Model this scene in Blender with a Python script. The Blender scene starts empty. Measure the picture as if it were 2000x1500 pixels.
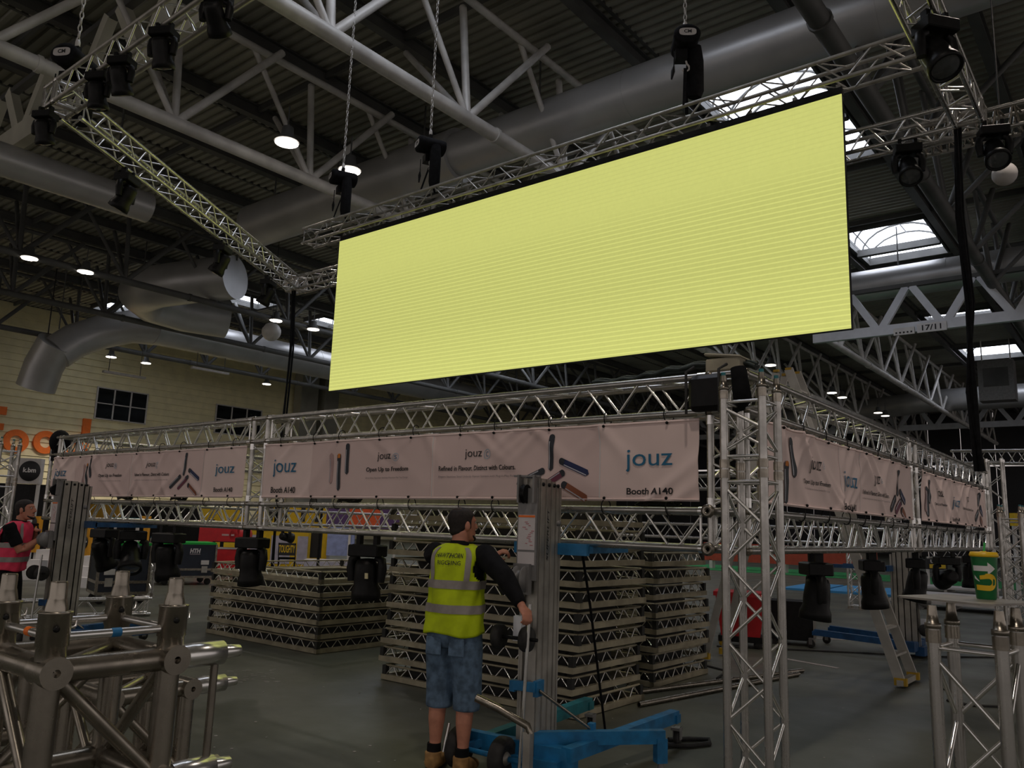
import bpy, math, random
from mathutils import Vector, Matrix, Quaternion
random.seed(7)
S = bpy.context.scene
COL = S.collection
PI = math.pi
V = Vector

# ------------------------------------------------------------------ camera
CR = V((0.7821374592, 0.6222313894, 0.0330014092))
CU = V((0.0824229922, -0.1558114643, 0.9843420330))
CB = V((0.6176305087, -0.7671707018, -0.1731521558))
CO = V((0, 0, 1.62))
cam = bpy.data.objects.new('camera', bpy.data.cameras.new('camera'))
COL.objects.link(cam)
cam.matrix_world = Matrix(((CR.x, CU.x, CB.x, 0), (CR.y, CU.y, CB.y, 0), (CR.z, CU.z, CB.z, 1.62), (0, 0, 0, 1)))
cam.data.sensor_width = 36
cam.data.lens = 36 * 1575 / 2000
cam.data.clip_end = 400
S.camera = cam

# ------------------------------------------------------------------ world, exposure
S.view_settings.view_transform = 'Standard'
S.view_settings.look = 'None'
S.view_settings.gamma = 1
S.view_settings.exposure = 0
S.view_settings.use_curve_mapping = False
W = bpy.data.worlds.new('hall_ambient')
S.world = W
W.use_nodes = True
bg = W.node_tree.nodes['Background']
bg.inputs[0].default_value = (1.0, 0.90, 0.86, 1)
bg.inputs[1].default_value = 0.46


def lamp(name, kind, loc, power, color=(1, 1, 1), size=0.3, rot=None, **kw):
    d = bpy.data.lights.new(name, kind)
    d.energy = power
    d.color = color
    if kind in ('POINT', 'SPOT'):
        d.shadow_soft_size = size
    for k, v in kw.items():
        setattr(d, k, v)
    o = bpy.data.objects.new(name, d)
    COL.objects.link(o)
    o.location = loc
    if rot:
        o.rotation_euler = rot
    return o


# ------------------------------------------------------------------ pixel helpers (only to find real places)
def ray(px, py):
    return CR * ((px - 1000) / 1575) - CU * ((py - 750) / 1575) - CB


def atz(px, py, z):
    d = ray(px, py)
    return CO + d * ((z - CO.z) / d.z)


def aty(px, py, y):
    d = ray(px, py)
    return CO + d * (y / d.y)


def atx(px, py, x):
    d = ray(px, py)
    return CO + d * (x / d.x)


def atd(px, py, dep):
    return CO + ray(px, py) * dep


# ------------------------------------------------------------------ materials
def mat(name, col, rough=0.6, metal=0.0, noise=0.0, nscale=6.0, emit=None, estr=1.0, spec=0.5, bump=0.0, bscale=60.0, col2=None, alpha=None, rn=0.0):
    m = bpy.data.materials.new(name)
    m.use_nodes = True
    nt = m.node_tree
    p = nt.nodes['Principled BSDF']
    p.inputs['Base Color'].default_value = (*col, 1)
    p.inputs['Roughness'].default_value = rough
    p.inputs['Metallic'].default_value = metal
    p.inputs['Specular IOR Level'].default_value = spec
    if emit:
        p.inputs['Emission Color'].default_value = (*emit, 1)
        p.inputs['Emission Strength'].default_value = estr
    if alpha is not None:
        p.inputs['Alpha'].default_value = alpha
    if noise or bump or rn:
        tc = nt.nodes.new('ShaderNodeTexCoord')
        geo = nt.nodes.new('ShaderNodeNewGeometry')
        src = geo.outputs['Position']
    if noise:
        n = nt.nodes.new('ShaderNodeTexNoise')
        n.inputs['Scale'].default_value = nscale
        n.inputs['Detail'].default_value = 5
        nt.links.new(src, n.inputs['Vector'])
        mx = nt.nodes.new('ShaderNodeMix')
        mx.data_type = 'RGBA'
        c2 = col2 or tuple(max(0, c * (1 - noise)) for c in col)
        c1 = tuple(min(1, c * (1 + noise)) for c in col) if not col2 else col
        mx.inputs[6].default_value = (*c1, 1)
        mx.inputs[7].default_value = (*c2, 1)
        mr = nt.nodes.new('ShaderNodeMapRange')
        mr.inputs[1].default_value = 0.35
        mr.inputs[2].default_value = 0.65
        nt.links.new(n.outputs['Fac'], mr.inputs[0])
        nt.links.new(mr.outputs[0], mx.inputs[0])
        nt.links.new(mx.outputs[2], p.inputs['Base Color'])
        if rn:
            mr2 = nt.nodes.new('ShaderNodeMapRange')
            mr2.inputs[1].default_value = 0.3
            mr2.inputs[2].default_value = 0.7
            mr2.inputs[3].default_value = max(0, rough - rn)
            mr2.inputs[4].default_value = rough + rn
            nt.links.new(n.outputs['Fac'], mr2.inputs[0])
            nt.links.new(mr2.outputs[0], p.inputs['Roughness'])
    if bump:
        b = nt.nodes.new('ShaderNodeTexNoise')
        b.inputs['Scale'].default_value = bscale
        nt.links.new(src, b.inputs['Vector'])
        bm = nt.nodes.new('ShaderNodeBump')
        bm.inputs['Strength'].default_value = bump
        bm.inputs['Distance'].default_value = 0.01
        nt.links.new(b.outputs['Fac'], bm.inputs['Height'])
        nt.links.new(bm.outputs['Normal'], p.inputs['Normal'])
    return m


ALU = mat('aluminium', (0.47, 0.455, 0.43), 0.30, 0.9, noise=0.16, nscale=9, rn=0.08)
ALUB = mat('bright_aluminium', (0.82, 0.81, 0.79), 0.24, 0.95, noise=0.1, nscale=12)
ALUW = mat('worn_aluminium', (0.31, 0.28, 0.235), 0.28, 0.92, noise=0.22, nscale=14, rn=0.1)
ALUD = mat('dull_aluminium', (0.42, 0.40, 0.36), 0.5, 0.75, noise=0.2, nscale=5)
STEELG = mat('grey_painted_steel', (0.62, 0.60, 0.57), 0.45, 0.1, noise=0.15, nscale=2)
STEELL = mat('light_grey_steel', (0.68, 0.70, 0.74), 0.5, 0.1, noise=0.08, nscale=2)
STEELK = mat('dark_roof_steel', (0.10, 0.10, 0.095), 0.6, 0.1, noise=0.2, nscale=1)
DECK = mat('roof_deck', (0.33, 0.32, 0.27), 0.6, 0.2, noise=0.15, nscale=0.6)
DUCT = mat('galvanised_duct', (0.50, 0.495, 0.49), 0.36, 0.4, noise=0.1, nscale=0.7)
BLACK = mat('black_plastic', (0.007, 0.007, 0.007), 0.45, noise=0.3, nscale=20, spec=0.22)
BLACKM = mat('black_matt_cloth', (0.007, 0.007, 0.008), 0.9, spec=0.2, noise=0.4, nscale=15)
GLOSSK = mat('black_gloss', (0.02, 0.02, 0.022), 0.12, noise=0.2, nscale=9)
LENS = mat('lens_glass', (0.05, 0.055, 0.06), 0.05, 0.0, noise=0.2, nscale=9, spec=1.0)
RUBBER = mat('rubber', (0.02, 0.019, 0.018), 0.75, noise=0.4, nscale=25)
BLUE = mat('blue_enamel', (0.012, 0.16, 0.36), 0.42, noise=0.25, nscale=10, rn=0.1)
BLUED = mat('dark_blue_enamel', (0.012, 0.07, 0.19), 0.45, noise=0.25, nscale=10)
TEAL = mat('teal_enamel', (0.01, 0.16, 0.19), 0.45, noise=0.25, nscale=10)
FLOOR = mat('hall_floor', (0.088, 0.092, 0.070), 0.42, noise=0.22, nscale=0.9, rn=0.12, bump=0.05, bscale=30)  # yellow-green of the screen's light is mixed into the floor colour
BANNER = mat('banner_fabric', (0.88, 0.70, 0.66), 0.8, noise=0.03, nscale=3)  # pink of the warm hall light is mixed into the white fabric
BANNERD = mat('banner_print_tint', (0.78, 0.60, 0.57), 0.8, noise=0.03, nscale=3)
INKB = mat('ink_blue', (0.02, 0.16, 0.30), 0.7, noise=0.05)
INKK = mat('ink_black', (0.02, 0.02, 0.022), 0.7, noise=0.05)
INKG = mat('ink_grey', (0.33, 0.28, 0.29), 0.7, noise=0.05)
INKLB = mat('ink_light_blue', (0.36, 0.50, 0.60), 0.7, noise=0.05)
PENK = mat('print_black_pen', (0.025, 0.03, 0.04), 0.6, noise=0.1, nscale=30)
PENS = mat('print_silver_line', (0.5, 0.5, 0.55), 0.6, noise=0.1)
PENN = mat('print_navy_pen', (0.012, 0.022, 0.09), 0.6, noise=0.1)
PENP = mat('print_plum_pen', (0.17, 0.035, 0.07), 0.6, noise=0.1)
PENC = mat('print_copper_pen', (0.30, 0.10, 0.05), 0.6, noise=0.1)
PENPK = mat('print_pink_pen', (0.5, 0.33, 0.32), 0.6, noise=0.1)
PENO = mat('print_flame', (0.7, 0.22, 0.02), 0.6, noise=0.1)
WHITE = mat('white_paint', (0.75, 0.73, 0.72), 0.6, noise=0.05)
OFFW = mat('off_white', (0.55, 0.52, 0.50), 0.6, noise=0.08)
LILAC = mat('pale_lilac_panel', (0.45, 0.43, 0.52), 0.6, noise=0.1)
STEELM = mat('mid_grey_steel', (0.22, 0.215, 0.21), 0.5, 0.3, noise=0.12, nscale=8)
CREAM = mat('cream_cladding', (0.80, 0.72, 0.44), 0.65, noise=0.07, nscale=1.5)
ORANGE = mat('orange_sign', (0.85, 0.17, 0.01), 0.5, noise=0.05)
YELLOW = mat('yellow_panel', (0.72, 0.48, 0.01), 0.5, noise=0.06)
AMBER = mat('amber_panel', (0.70, 0.32, 0.01), 0.5, noise=0.06)
YCAP = mat('yellow_cap', (0.55, 0.33, 0.02), 0.5, noise=0.06)
RED = mat('red_panel', (0.50, 0.012, 0.018), 0.45, noise=0.1)
GREEN = mat('green_case_edge', (0.01, 0.42, 0.05), 0.5, noise=0.05)
GRASSG = mat('green_carpet', (0.01, 0.20, 0.05), 0.9, noise=0.15, nscale=6)
CYAN = mat('blue_sheet', (0.05, 0.30, 0.62), 0.5, noise=0.1, nscale=3)
NAVY = mat('navy_case', (0.012, 0.018, 0.032), 0.45, noise=0.2)
PURPLE = mat('purple_panel', (0.10, 0.05, 0.16), 0.5, noise=0.1)
TAPE = mat('floor_tape', (0.32, 0.28, 0.26), 0.7, noise=0.15, nscale=8)
HIVIS = mat('hivis_yellow', (0.52, 0.66, 0.0), 0.75, noise=0.10, nscale=14)
HIPINK = mat('hivis_pink', (0.85, 0.05, 0.12), 0.75, noise=0.10, nscale=14)
REFL = mat('reflective_tape', (0.30, 0.27, 0.25), 0.5, noise=0.1, nscale=20)
DENIM = mat('denim', (0.10, 0.16, 0.24), 0.9, noise=0.35, nscale=18, bump=0.2, bscale=250)
SKIN = mat('skin', (0.52, 0.22, 0.14), 0.55, noise=0.10, nscale=20)
HAIR = mat('dark_hair', (0.016, 0.011, 0.009), 0.75, noise=0.4, nscale=60)
HAIRT = mat('thin_hair', (0.05, 0.03, 0.022), 0.75, noise=0.4, nscale=60)
EYEW = mat('eye_white', (0.6, 0.58, 0.55), 0.3, noise=0.05)
BOOT = mat('tan_boot', (0.36, 0.20, 0.07), 0.75, noise=0.25, nscale=20)
CUPG = mat('cup_green', (0.004, 0.15, 0.035), 0.4, noise=0.05)
CUPY = mat('cup_yellow', (0.80, 0.50, 0.01), 0.4, noise=0.05)
STRAW = mat('straw_green', (0.02, 0.45, 0.08), 0.4, noise=0.05)
PLATE = mat('base_plate', (0.30, 0.28, 0.25), 0.45, 0.7, noise=0.2, nscale=10)
GLASSK = mat('dark_window_glass', (0.01, 0.012, 0.014), 0.08, noise=0.3, nscale=1)
PAPER = mat('label_paper', (0.62, 0.58, 0.58), 0.6, noise=0.05)
LAMPE = mat('lamp_glow', (1, 1, 1), 0.4, noise=0.02, emit=(1.0, 0.90, 0.80), estr=9.0)
GLAZE = mat('rooflight_glazing', (0.8, 0.8, 0.8), 0.4, noise=0.02, emit=(0.82, 0.87, 1.0), estr=3.2)
WOODY = mat('ochre_dust_alu', (0.38, 0.34, 0.24), 0.5, 0.5, noise=0.2, nscale=6)

# led face : emitted picture, rows of pixels in height
LED = bpy.data.materials.new('led_face')
LED.use_nodes = True
nt = LED.node_tree
p = nt.nodes['Principled BSDF']
p.inputs['Base Color'].default_value = (0.02, 0.02, 0.02, 1)
p.inputs['Roughness'].default_value = 0.6
geo = nt.nodes.new('ShaderNodeNewGeometry')
sep = nt.nodes.new('ShaderNodeSeparateXYZ')
nt.links.new(geo.outputs['Position'], sep.inputs[0])


def mnode(op, a, b=None, c=None):
    n = nt.nodes.new('ShaderNodeMath')
    n.operation = op
    for i, x in enumerate((a, b, c)):
        if x is None:
            continue
        if isinstance(x, (int, float)):
            n.inputs[i].default_value = x
        else:
            nt.links.new(x, n.inputs[i])
    return n.outputs[0]


zz = sep.outputs[2]
fr = mnode('FRACT', mnode('MULTIPLY', mnode('SUBTRACT', zz, 3.95), 1 / 0.0640))
tri = mnode('ABSOLUTE', mnode('SUBTRACT', fr, 0.5))
line = mnode('MAXIMUM', mnode('SUBTRACT', 1.0, mnode('MULTIPLY', tri, 5.0)), 0)
low = nt.nodes.new('ShaderNodeMapRange')
low.interpolation_type = 'SMOOTHSTEP'
low.inputs[1].default_value = 6.25
low.inputs[2].default_value = 5.65
nt.links.new(zz, low.inputs[0])
lowf = low.outputs[0]
noi = nt.nodes.new('ShaderNodeTexNoise')
noi.inputs['Scale'].default_value = 22
noi.inputs['Detail'].default_value = 6
nt.links.new(geo.outputs['Position'], noi.inputs['Vector'])
g0 = mnode('MULTIPLY', mnode('SUBTRACT', noi.outputs['Fac'], 0.5), 0.10)
lift = mnode('MULTIPLY', mnode('MULTIPLY', line, lowf), 0.28)
drop = mnode('MULTIPLY', mnode('MULTIPLY', line, mnode('SUBTRACT', 1.0, lowf)), -0.07)
base = mnode('SUBTRACT', 1.0, mnode('MULTIPLY', lowf, 0.12))
botm = nt.nodes.new('ShaderNodeMapRange')
botm.inputs[1].default_value = 4.9
botm.inputs[2].default_value = 3.95
botm.inputs[3].default_value = 0.0
botm.inputs[4].default_value = 0.14
nt.links.new(zz, botm.inputs[0])
stren = mnode('ADD', mnode('ADD', mnode('ADD', base, botm.outputs[0]), lift), mnode('ADD', drop, g0))
p.inputs['Emission Color'].default_value = (0.585, 0.600, 0.170, 1)
nt.links.new(stren, p.inputs['Emission Strength'])

# ------------------------------------------------------------------ mesh builder
ROOTM = {}


class MB:
    def __init__(s):
        s.v = []
        s.f = []
        s.sm = []

    def add(s, vs, fs, smooth=False):
        o = len(s.v)
        s.v += [V(q) for q in vs]
        s.f += [tuple(i + o for i in f) for f in fs]
        s.sm += [smooth] * len(fs)

    def box(s, c, d, rot=None):
        c = V(c)
        h = [x / 2 for x in d]
        vs = []
        for k in range(8):
            q = V((h[0] * (1 if k & 1 else -1), h[1] * (1 if k & 2 else -1), h[2] * (1 if k & 4 else -1)))
            if rot:
                q = rot @ q
            vs.append(c + q)
        s.add(vs, [(0, 2, 3, 1), (4, 5, 7, 6), (0, 1, 5, 4), (2, 6, 7, 3), (0, 4, 6, 2), (1, 3, 7, 5)])
        return s

    def bar(s, p, q, w, h, up=(0, 0, 1)):
        p, q = V(p), V(q)
        d = q - p
        L = d.length
        d.normalize()
        u = V(up)
        if abs(d.dot(u)) > 0.98:
            u = V((1, 0, 0))
        a = d.cross(u).normalized()
        b = a.cross(d).normalized()
        R = Matrix((a, d, b)).transposed()
        s.box((p + q) / 2, (w, L, h), R)
        return s

    def sweep(s, pts, rs, n=10, caps=True, flat=None):
        pts = [V(q) for q in pts]
        if isinstance(rs, (int, float)):
            rs = [rs] * len(pts)
        m = len(pts)
        ref = None
        vs = []
        for i in range(m):
            t = (pts[min(i + 1, m - 1)] - pts[max(i - 1, 0)]).normalized()
            if ref is None:
                a = V((0, 0, 1)) if abs(t.z) < 0.9 else V((1, 0, 0))
                ref = (a - t * a.dot(t)).normalized()
            else:
                ref = (ref - t * ref.dot(t)).normalized()
            b = t.cross(ref)
            for k in range(n):
                an = 2 * PI * k / n
                fx = flat if flat else 1
                vs.append(pts[i] + (ref * math.cos(an) + b * math.sin(an) * fx) * rs[i])
        fs = []
        for i in range(m - 1):
            for k in range(n):
                k2 = (k + 1) % n
                fs.append((i * n + k, i * n + k2, (i + 1) * n + k2, (i + 1) * n + k))
        s.add(vs, fs, True)
        if caps:
            s.add(vs[:n], [tuple(reversed(range(n)))])
            s.add(vs[-n:], [tuple(range(n))])
        return s

    def rod(s, p, q, r, n=8):
        return s.sweep([p, q], [r, r], n)

    def rings(s, rr, n=20, smooth=True, caps=True):
        # rr : list of lists of points, all length n
        vs = [q for r in rr for q in r]
        n = len(rr[0])
        fs = []
        for i in range(len(rr) - 1):
            for k in range(n):
                k2 = (k + 1) % n
                fs.append((i * n + k, i * n + k2, (i + 1) * n + k2, (i + 1) * n + k))
        s.add(vs, fs, smooth)
        if caps:
            s.add(rr[0], [tuple(reversed(range(n)))])
            s.add(rr[-1], [tuple(range(n))])
        return s

    def lathe(s, prof, n=16, M=None, caps=True):
        M = M or Matrix()
        rr = []
        for r, z in prof:
            rr.append([M @ V((r * math.cos(2 * PI * k / n), r * math.sin(2 * PI * k / n), z)) for k in range(n)])
        return s.rings(rr, n, True, caps)

    def ellip(s, c, r, n=14, m=10, M=None):
        c = V(c)
        rr = []
        for i in range(m + 1):
            t = PI * (0.02 + 0.96 * i / m)
            ring = []
            for k in range(n):
                a = 2 * PI * k / n
                q = V((r[0] * math.sin(t) * math.cos(a), r[1] * math.sin(t) * math.sin(a), -r[2] * math.cos(t)))
                if M:
                    q = M @ q
                ring.append(c + q)
            rr.append(ring)
        return s.rings(rr, n)

    def prism(s, poly, M, h):
        n = len(poly)
        a = [M @ V((x, y, 0)) for x, y in poly]
        b = [M @ V((x, y, h)) for x, y in poly]
        s.add(a + b, [tuple(reversed(range(n))), tuple(range(n, 2 * n))] + [(i, (i + 1) % n, n + (i + 1) % n, n + i) for i in range(n)])
        return s

    def obj(s, name, m, parent=None, world=False, loc=None):
        vs = s.v
        if world and parent is not None:
            I = ROOTM[parent.name].inverted()
            vs = [I @ q for q in vs]
        me = bpy.data.meshes.new(name)
        me.from_pydata([tuple(q) for q in vs], [], s.f)
        me.polygons.foreach_set('use_smooth', s.sm)
        if m:
            me.materials.append(m)
        me.update()
        o = bpy.data.objects.new(name, me)
        COL.objects.link(o)
        if parent:
            o.parent = parent
        if loc:
            o.location = loc
        return o


def tag(o, label=None, cat=None, group=None, kind=None):
    if label:
        o['label'] = label
    if cat:
        o['category'] = cat
    if group:
        o['group'] = group
    if kind:
        o['kind'] = kind
    return o


def thing(name, label, cat, loc=(0, 0, 0), rz=0.0, group=None, kind=None):
    o = bpy.data.objects.new(name, None)
    o.empty_display_size = 0.1
    COL.objects.link(o)
    o.location = loc
    o.rotation_euler = (0, 0, rz)
    ROOTM[o.name] = Matrix.Translation(V(loc)) @ Matrix.Rotation(rz, 4, 'Z')
    tag(o, label, cat, group, kind)
    return o


UC = {}


def unitcyl(m, n):
    k = (m.name, n)
    if k not in UC:
        b = MB().rod((0, 0, 0), (0, 0, 1), 1, n)
        me = bpy.data.meshes.new('tube')
        me.from_pydata([tuple(q) for q in b.v], [], b.f)
        me.polygons.foreach_set('use_smooth', b.sm)
        me.materials.append(m)
        UC[k] = me
    return UC[k]


def rodo(name, p, q, r, m, parent, n=8, world=True):
    p, q = V(p), V(q)
    if world and parent is not None:
        I = ROOTM[parent.name].inverted()
        p, q = I @ p, I @ q
    o = bpy.data.objects.new(name, unitcyl(m, n))
    COL.objects.link(o)
    o.parent = parent
    d = q - p
    o.location = p
    o.rotation_mode = 'QUATERNION'
    o.rotation_quaternion = V((0, 0, 1)).rotation_difference(d.normalized())
    o.scale = (r, r, d.length)
    return o


UB = {}


def boxo(name, c, d, m, parent, rot=None, world=True):
    if m.name not in UB:
        b = MB().box((0, 0, 0), (1, 1, 1))
        me = bpy.data.meshes.new('block')
        me.from_pydata([tuple(q) for q in b.v], [], b.f)
        me.materials.append(m)
        UB[m.name] = me
    o = bpy.data.objects.new(name, UB[m.name])
    COL.objects.link(o)
    c = V(c)
    if parent:
        o.parent = parent
        if world:
            c = ROOTM[parent.name].inverted() @ c
    o.location = c
    if rot:
        o.rotation_euler = rot
    o.scale = d
    return o


def text_geo(txt, size=1.0, bold=0.0, extrude=0.0, align='LEFT', shear=0.0, space=1.0):
    c = bpy.data.curves.new('lettering', 'FONT')
    c.body = txt
    c.size = size
    c.offset = bold
    c.extrude = extrude
    c.align_x = align
    c.shear = shear
    c.space_character = space
    c.resolution_u = 3
    o = bpy.data.objects.new('lettering', c)
    COL.objects.link(o)
    dg = bpy.context.evaluated_depsgraph_get()
    me = o.evaluated_get(dg).to_mesh()
    vs = [v.co.copy() for v in me.vertices]
    fs = [tuple(q.vertices) for q in me.polygons]
    o.evaluated_get(dg).to_mesh_clear()
    bpy.data.objects.remove(o)
    bpy.data.curves.remove(c)
    return vs, fs


def fit_text(txt, w, h=None, **kw):
    vs, fs = text_geo(txt, **kw)
    x0 = min(v.x for v in vs)
    x1 = max(v.x for v in vs)
    y0 = min(v.y for v in vs)
    y1 = max(v.y for v in vs)
    sx = w / (x1 - x0)
    sy = sx if h is None else h / (y1 - y0)
    return [V(((v.x - x0) * sx, (v.y - y0) * sy, v.z)) for v in vs], fs, (y1 - y0) * sy


def text_on(name, txt, w, h, fn, m, parent, world=True, **kw):
    """text of width w and height h, its flat coordinates mapped to 3D by fn(x, y, lift)"""
    vs, fs, hh = fit_text(txt, w, h, **kw)
    b = MB()
    b.add([fn(v.x, v.y, v.z) for v in vs], fs)
    return b.obj(name, m, parent, world=world)


# ================================================================== THE HALL
ZD = 14.6
fl = MB()
fl.add([(-62, -30, 0), (30, -30, 0), (30, 96, 0), (-62, 96, 0)], [(0, 1, 2, 3)])
floor = tag(fl.obj('floor', FLOOR), 'dark grey green hall floor with scuffs', kind='structure')

# corrugated deck with openings for the rooflights
LIGHTS = [(-9.95, -6.55, 19.6, 27.4), (-9.95, -6.55, 3.5, 11.5), (-9.95, -6.55, 34.3, 39.2), (-9.95, -6.55, 50.3, 52.0), (-9.95, -6.55, 60.4, 64.8),
          (-43.1, -41.0, 21.0, 23.9), (-43.1, -41.0, 25.0, 28.0), (-52.4, -49.6, 22.0, 23.6), (-43.1, -41.0, 31.5, 38.5), (-36.6, -33.2, 30.0, 46.0), (-30.5, -27.1, 24.5, 46.0), (-26.0, -22.6, 24.5, 46.0)]  # strips hidden behind the screen are added to brighten the left duct
ceil = MB()


def deck(x0, x1, y0, y1):
    per = 0.32
    n = int((y1 - y0) / per) + 1
    per = (y1 - y0) / n
    pr = []
    for i in range(n):
        y = y0 + i * per
        pr += [(y, 0), (y + 0.40 * per, 0), (y + 0.52 * per, 0.085), (y + 0.88 * per, 0.085)]
    pr.append((y1, 0))
    vs = []
    for y, z in pr:
        vs += [(x0, y, ZD + z), (x1, y, ZD + z)]
    ceil.add(vs, [(2 * i, 2 * i + 1, 2 * i + 3, 2 * i + 2) for i in range(len(pr) - 1)])


xs = [-58, -52.4, -49.6, -43.1, -41.0, -36.6, -33.2, -30.5, -27.1, -26.0, -22.6, -9.95, -6.55, 26]
for i in range(len(xs) - 1):
    a, b = xs[i], xs[i + 1]
    cuts = [(l[2], l[3]) for l in LIGHTS if l[0] - 0.2 <= a and l[1] + 0.2 >= b]
    y = -26
    for c0, c1 in sorted(cuts):
        deck(a, b, y, c0)
        y = c1
    deck(a, b, y, 93)
ceiling = tag(ceil.obj('ceiling', DECK), 'dark corrugated steel roof deck', kind='structure')
for x in (-46.6, -38.9, -36, -32.6, -28.6, -25, -21.6, -18.2, -14.9, -10.25, -6.2, -2.6, 1.0, 4.6, 8.2):
    b = MB()
    b.box((x, 33.5, ZD - 0.04), (0.26, 119, 0.03)).box((x, 33.5, ZD - 0.42), (0.26, 119, 0.03)).box((x, 33.5, ZD - 0.23), (0.03, 119, 0.36))
    b.obj('roof_beam', STEELK, ceiling)
for x in xs[1:-1]:
    b = MB()
    b.box((x, 33.5, ZD + 0.037), (0.10, 119, 0.10))  # added strip, closes gaps where outside light leaked through the deck
    b.obj('joint_light_seal', STEELK, ceiling)
for y in (7.2, 13.4, 18.9, 28.2, 33.6, 40, 49.6, 59.6, 66):
    b = MB()
    b.box((-16, y, ZD - 0.13), (84, 0.10, 0.2))
    b.obj('purlin', STEELK, ceiling)

for i, (x0, x1, y0, y1) in enumerate(LIGHTS):
    w = tag(thing('window_%d' % (i + 3), 'white glazed barrel rooflight set in the roof deck, those behind the screen added for light', None, (0, 0, 0)), kind='structure')
    rise = 1.15
    g = MB()
    n = 10
    pts = []
    for k in range(n + 1):
        t = PI * k / n
        pts.append(((x0 + x1) / 2 - (x1 - x0) / 2 * math.cos(t), ZD + 0.08 + rise * math.sin(t)))
    g.add([(x, y, z) for x, z in pts for y in (y0, y1)], [(2 * k, 2 * k + 1, 2 * k + 3, 2 * k + 2) for k in range(n)], True)
    g.add([(x, y0, z) for x, z in pts], [tuple(range(n + 1))])
    g.add([(x, y1, z) for x, z in pts], [tuple(range(n + 1))])
    g.obj('glazing', GLAZE, w)
    f = MB()
    f.bar((x0, y0, ZD - 0.05), (x0, y1, ZD - 0.05), 0.08, 0.35).bar((x1, y0, ZD - 0.05), (x1, y1, ZD - 0.05), 0.08, 0.35)
    f.bar((x0, y0, ZD - 0.05), (x1, y0, ZD - 0.05), 0.08, 0.35).bar((x0, y1, ZD - 0.05), (x1, y1, ZD - 0.05), 0.08, 0.35)
    f.obj('curb', STEELK, w)
    nb = max(2, int((y1 - y0) / 1.1))
    for k in range(nb + 1):
        y = y0 + (y1 - y0) * k / nb
        b = MB()
        b.sweep([(x, y, z - 0.10) for x, z in pts], 0.045, 6)
        b.obj('arch_bar', STEELK, w)
    for u in (-0.45, 0.0, 0.45):
        x = (x0 + x1) / 2 + u * (x1 - x0)
        b = MB()
        z = ZD - 0.06 + rise * math.sqrt(max(0, 1 - (2 * u) ** 2))
        b.rod((x, y0, z), (x, y1, z), 0.03, 6)
        b.obj('glazing_bar', STEELK, w)
    if i in (0, 2):
        b = MB()
        b.box(((x0 + x1) / 2, (y0 + y1) / 2 + 0.6, ZD - 0.2), (x1 - x0, 0.28, 0.3))
        b.obj('cross_beam', STEELK, w)

# walls
wl = tag(thing('wall_left', 'cream horizontal plank cladding on the left end wall', None, (-56.2, 33, 0)), kind='structure')
for k in range(32):
    z = k * 0.455
    b = MB()
    b.add([(-56.2, -20, z), (-56.2, 93, z), (-56.08, 93, z), (-56.08, -20, z), (-56.2, -20, z + 0.45), (-56.2, 93, z + 0.45), (-56.15, 93, z + 0.45), (-56.15, -20, z + 0.45)],
          [(0, 3, 2, 1), (4, 5, 6, 7), (3, 7, 6, 2), (0, 1, 5, 4), (0, 4, 7, 3), (1, 2, 6, 5)])
    b.obj('plank', CREAM, wl, world=True)
b = MB()
b.box((-56.25, 36.5, 7.3), (0.06, 113, 14.7))
b.obj('backing', STEELK, wl, world=True)
wb = tag(thing('wall_back', 'dark panelled far wall of the hall', None, (-15, 92.5, 0)), kind='structure')
WBK = mat('far_wall_sheet', (0.05, 0.05, 0.055), 0.7, noise=0.1, nscale=0.5)
for k in range(28):
    boxo('wall_panel', (-56 + 3.0 * k, 92.5, 4.5), (2.94, 0.12, 9.0), WBK, wb)
    boxo('wall_panel', (-56 + 3.0 * k, 92.5, 12.0), (2.94, 0.12, 5.6), WBK, wb)
for wn, (ya, yb, za, zb, nx) in enumerate(((24.65, 28.15, 7.88, 10.0, 3), (33.6, 37.6, 7.88, 10.05, 3))):
    w = tag(thing('window_%d' % (wn + 1), 'dark six pane window high in the cream left wall', None, (-56.05, (ya + yb) / 2, za)), kind='structure')
    fb = MB()
    ww = (yb - ya) / nx
    for k in range(nx + 1):
        fb.box((-56.02, ya + ww * k, (za + zb) / 2), (0.10, 0.09, zb - za + 0.09))
    for z in (za, (za + zb) / 2, zb):
        fb.box((-56.02, (ya + yb) / 2, z), (0.10, yb - ya, 0.07))
    fb.obj('window_frame', OFFW, w, world=True)
    for k in range(nx):
        for j in range(2):
            boxo('pane', (-56.04, ya + ww * (k + 0.5), za + (zb - za) * (j + 0.5) / 2), (0.03, ww - 0.08, (zb - za) / 2 - 0.07), GLASSK, w)
for k, (y0, y1) in enumerate(((40.5, 42.2), (42.9, 44.4))):
    b = MB()
    b.box((-55.4, (y0 + y1) / 2, 7), (1.0, y1 - y0, 14))
    tag(b.obj('column', DECK), 'grey steel wall column beside the left wall windows', kind='structure')

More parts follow.
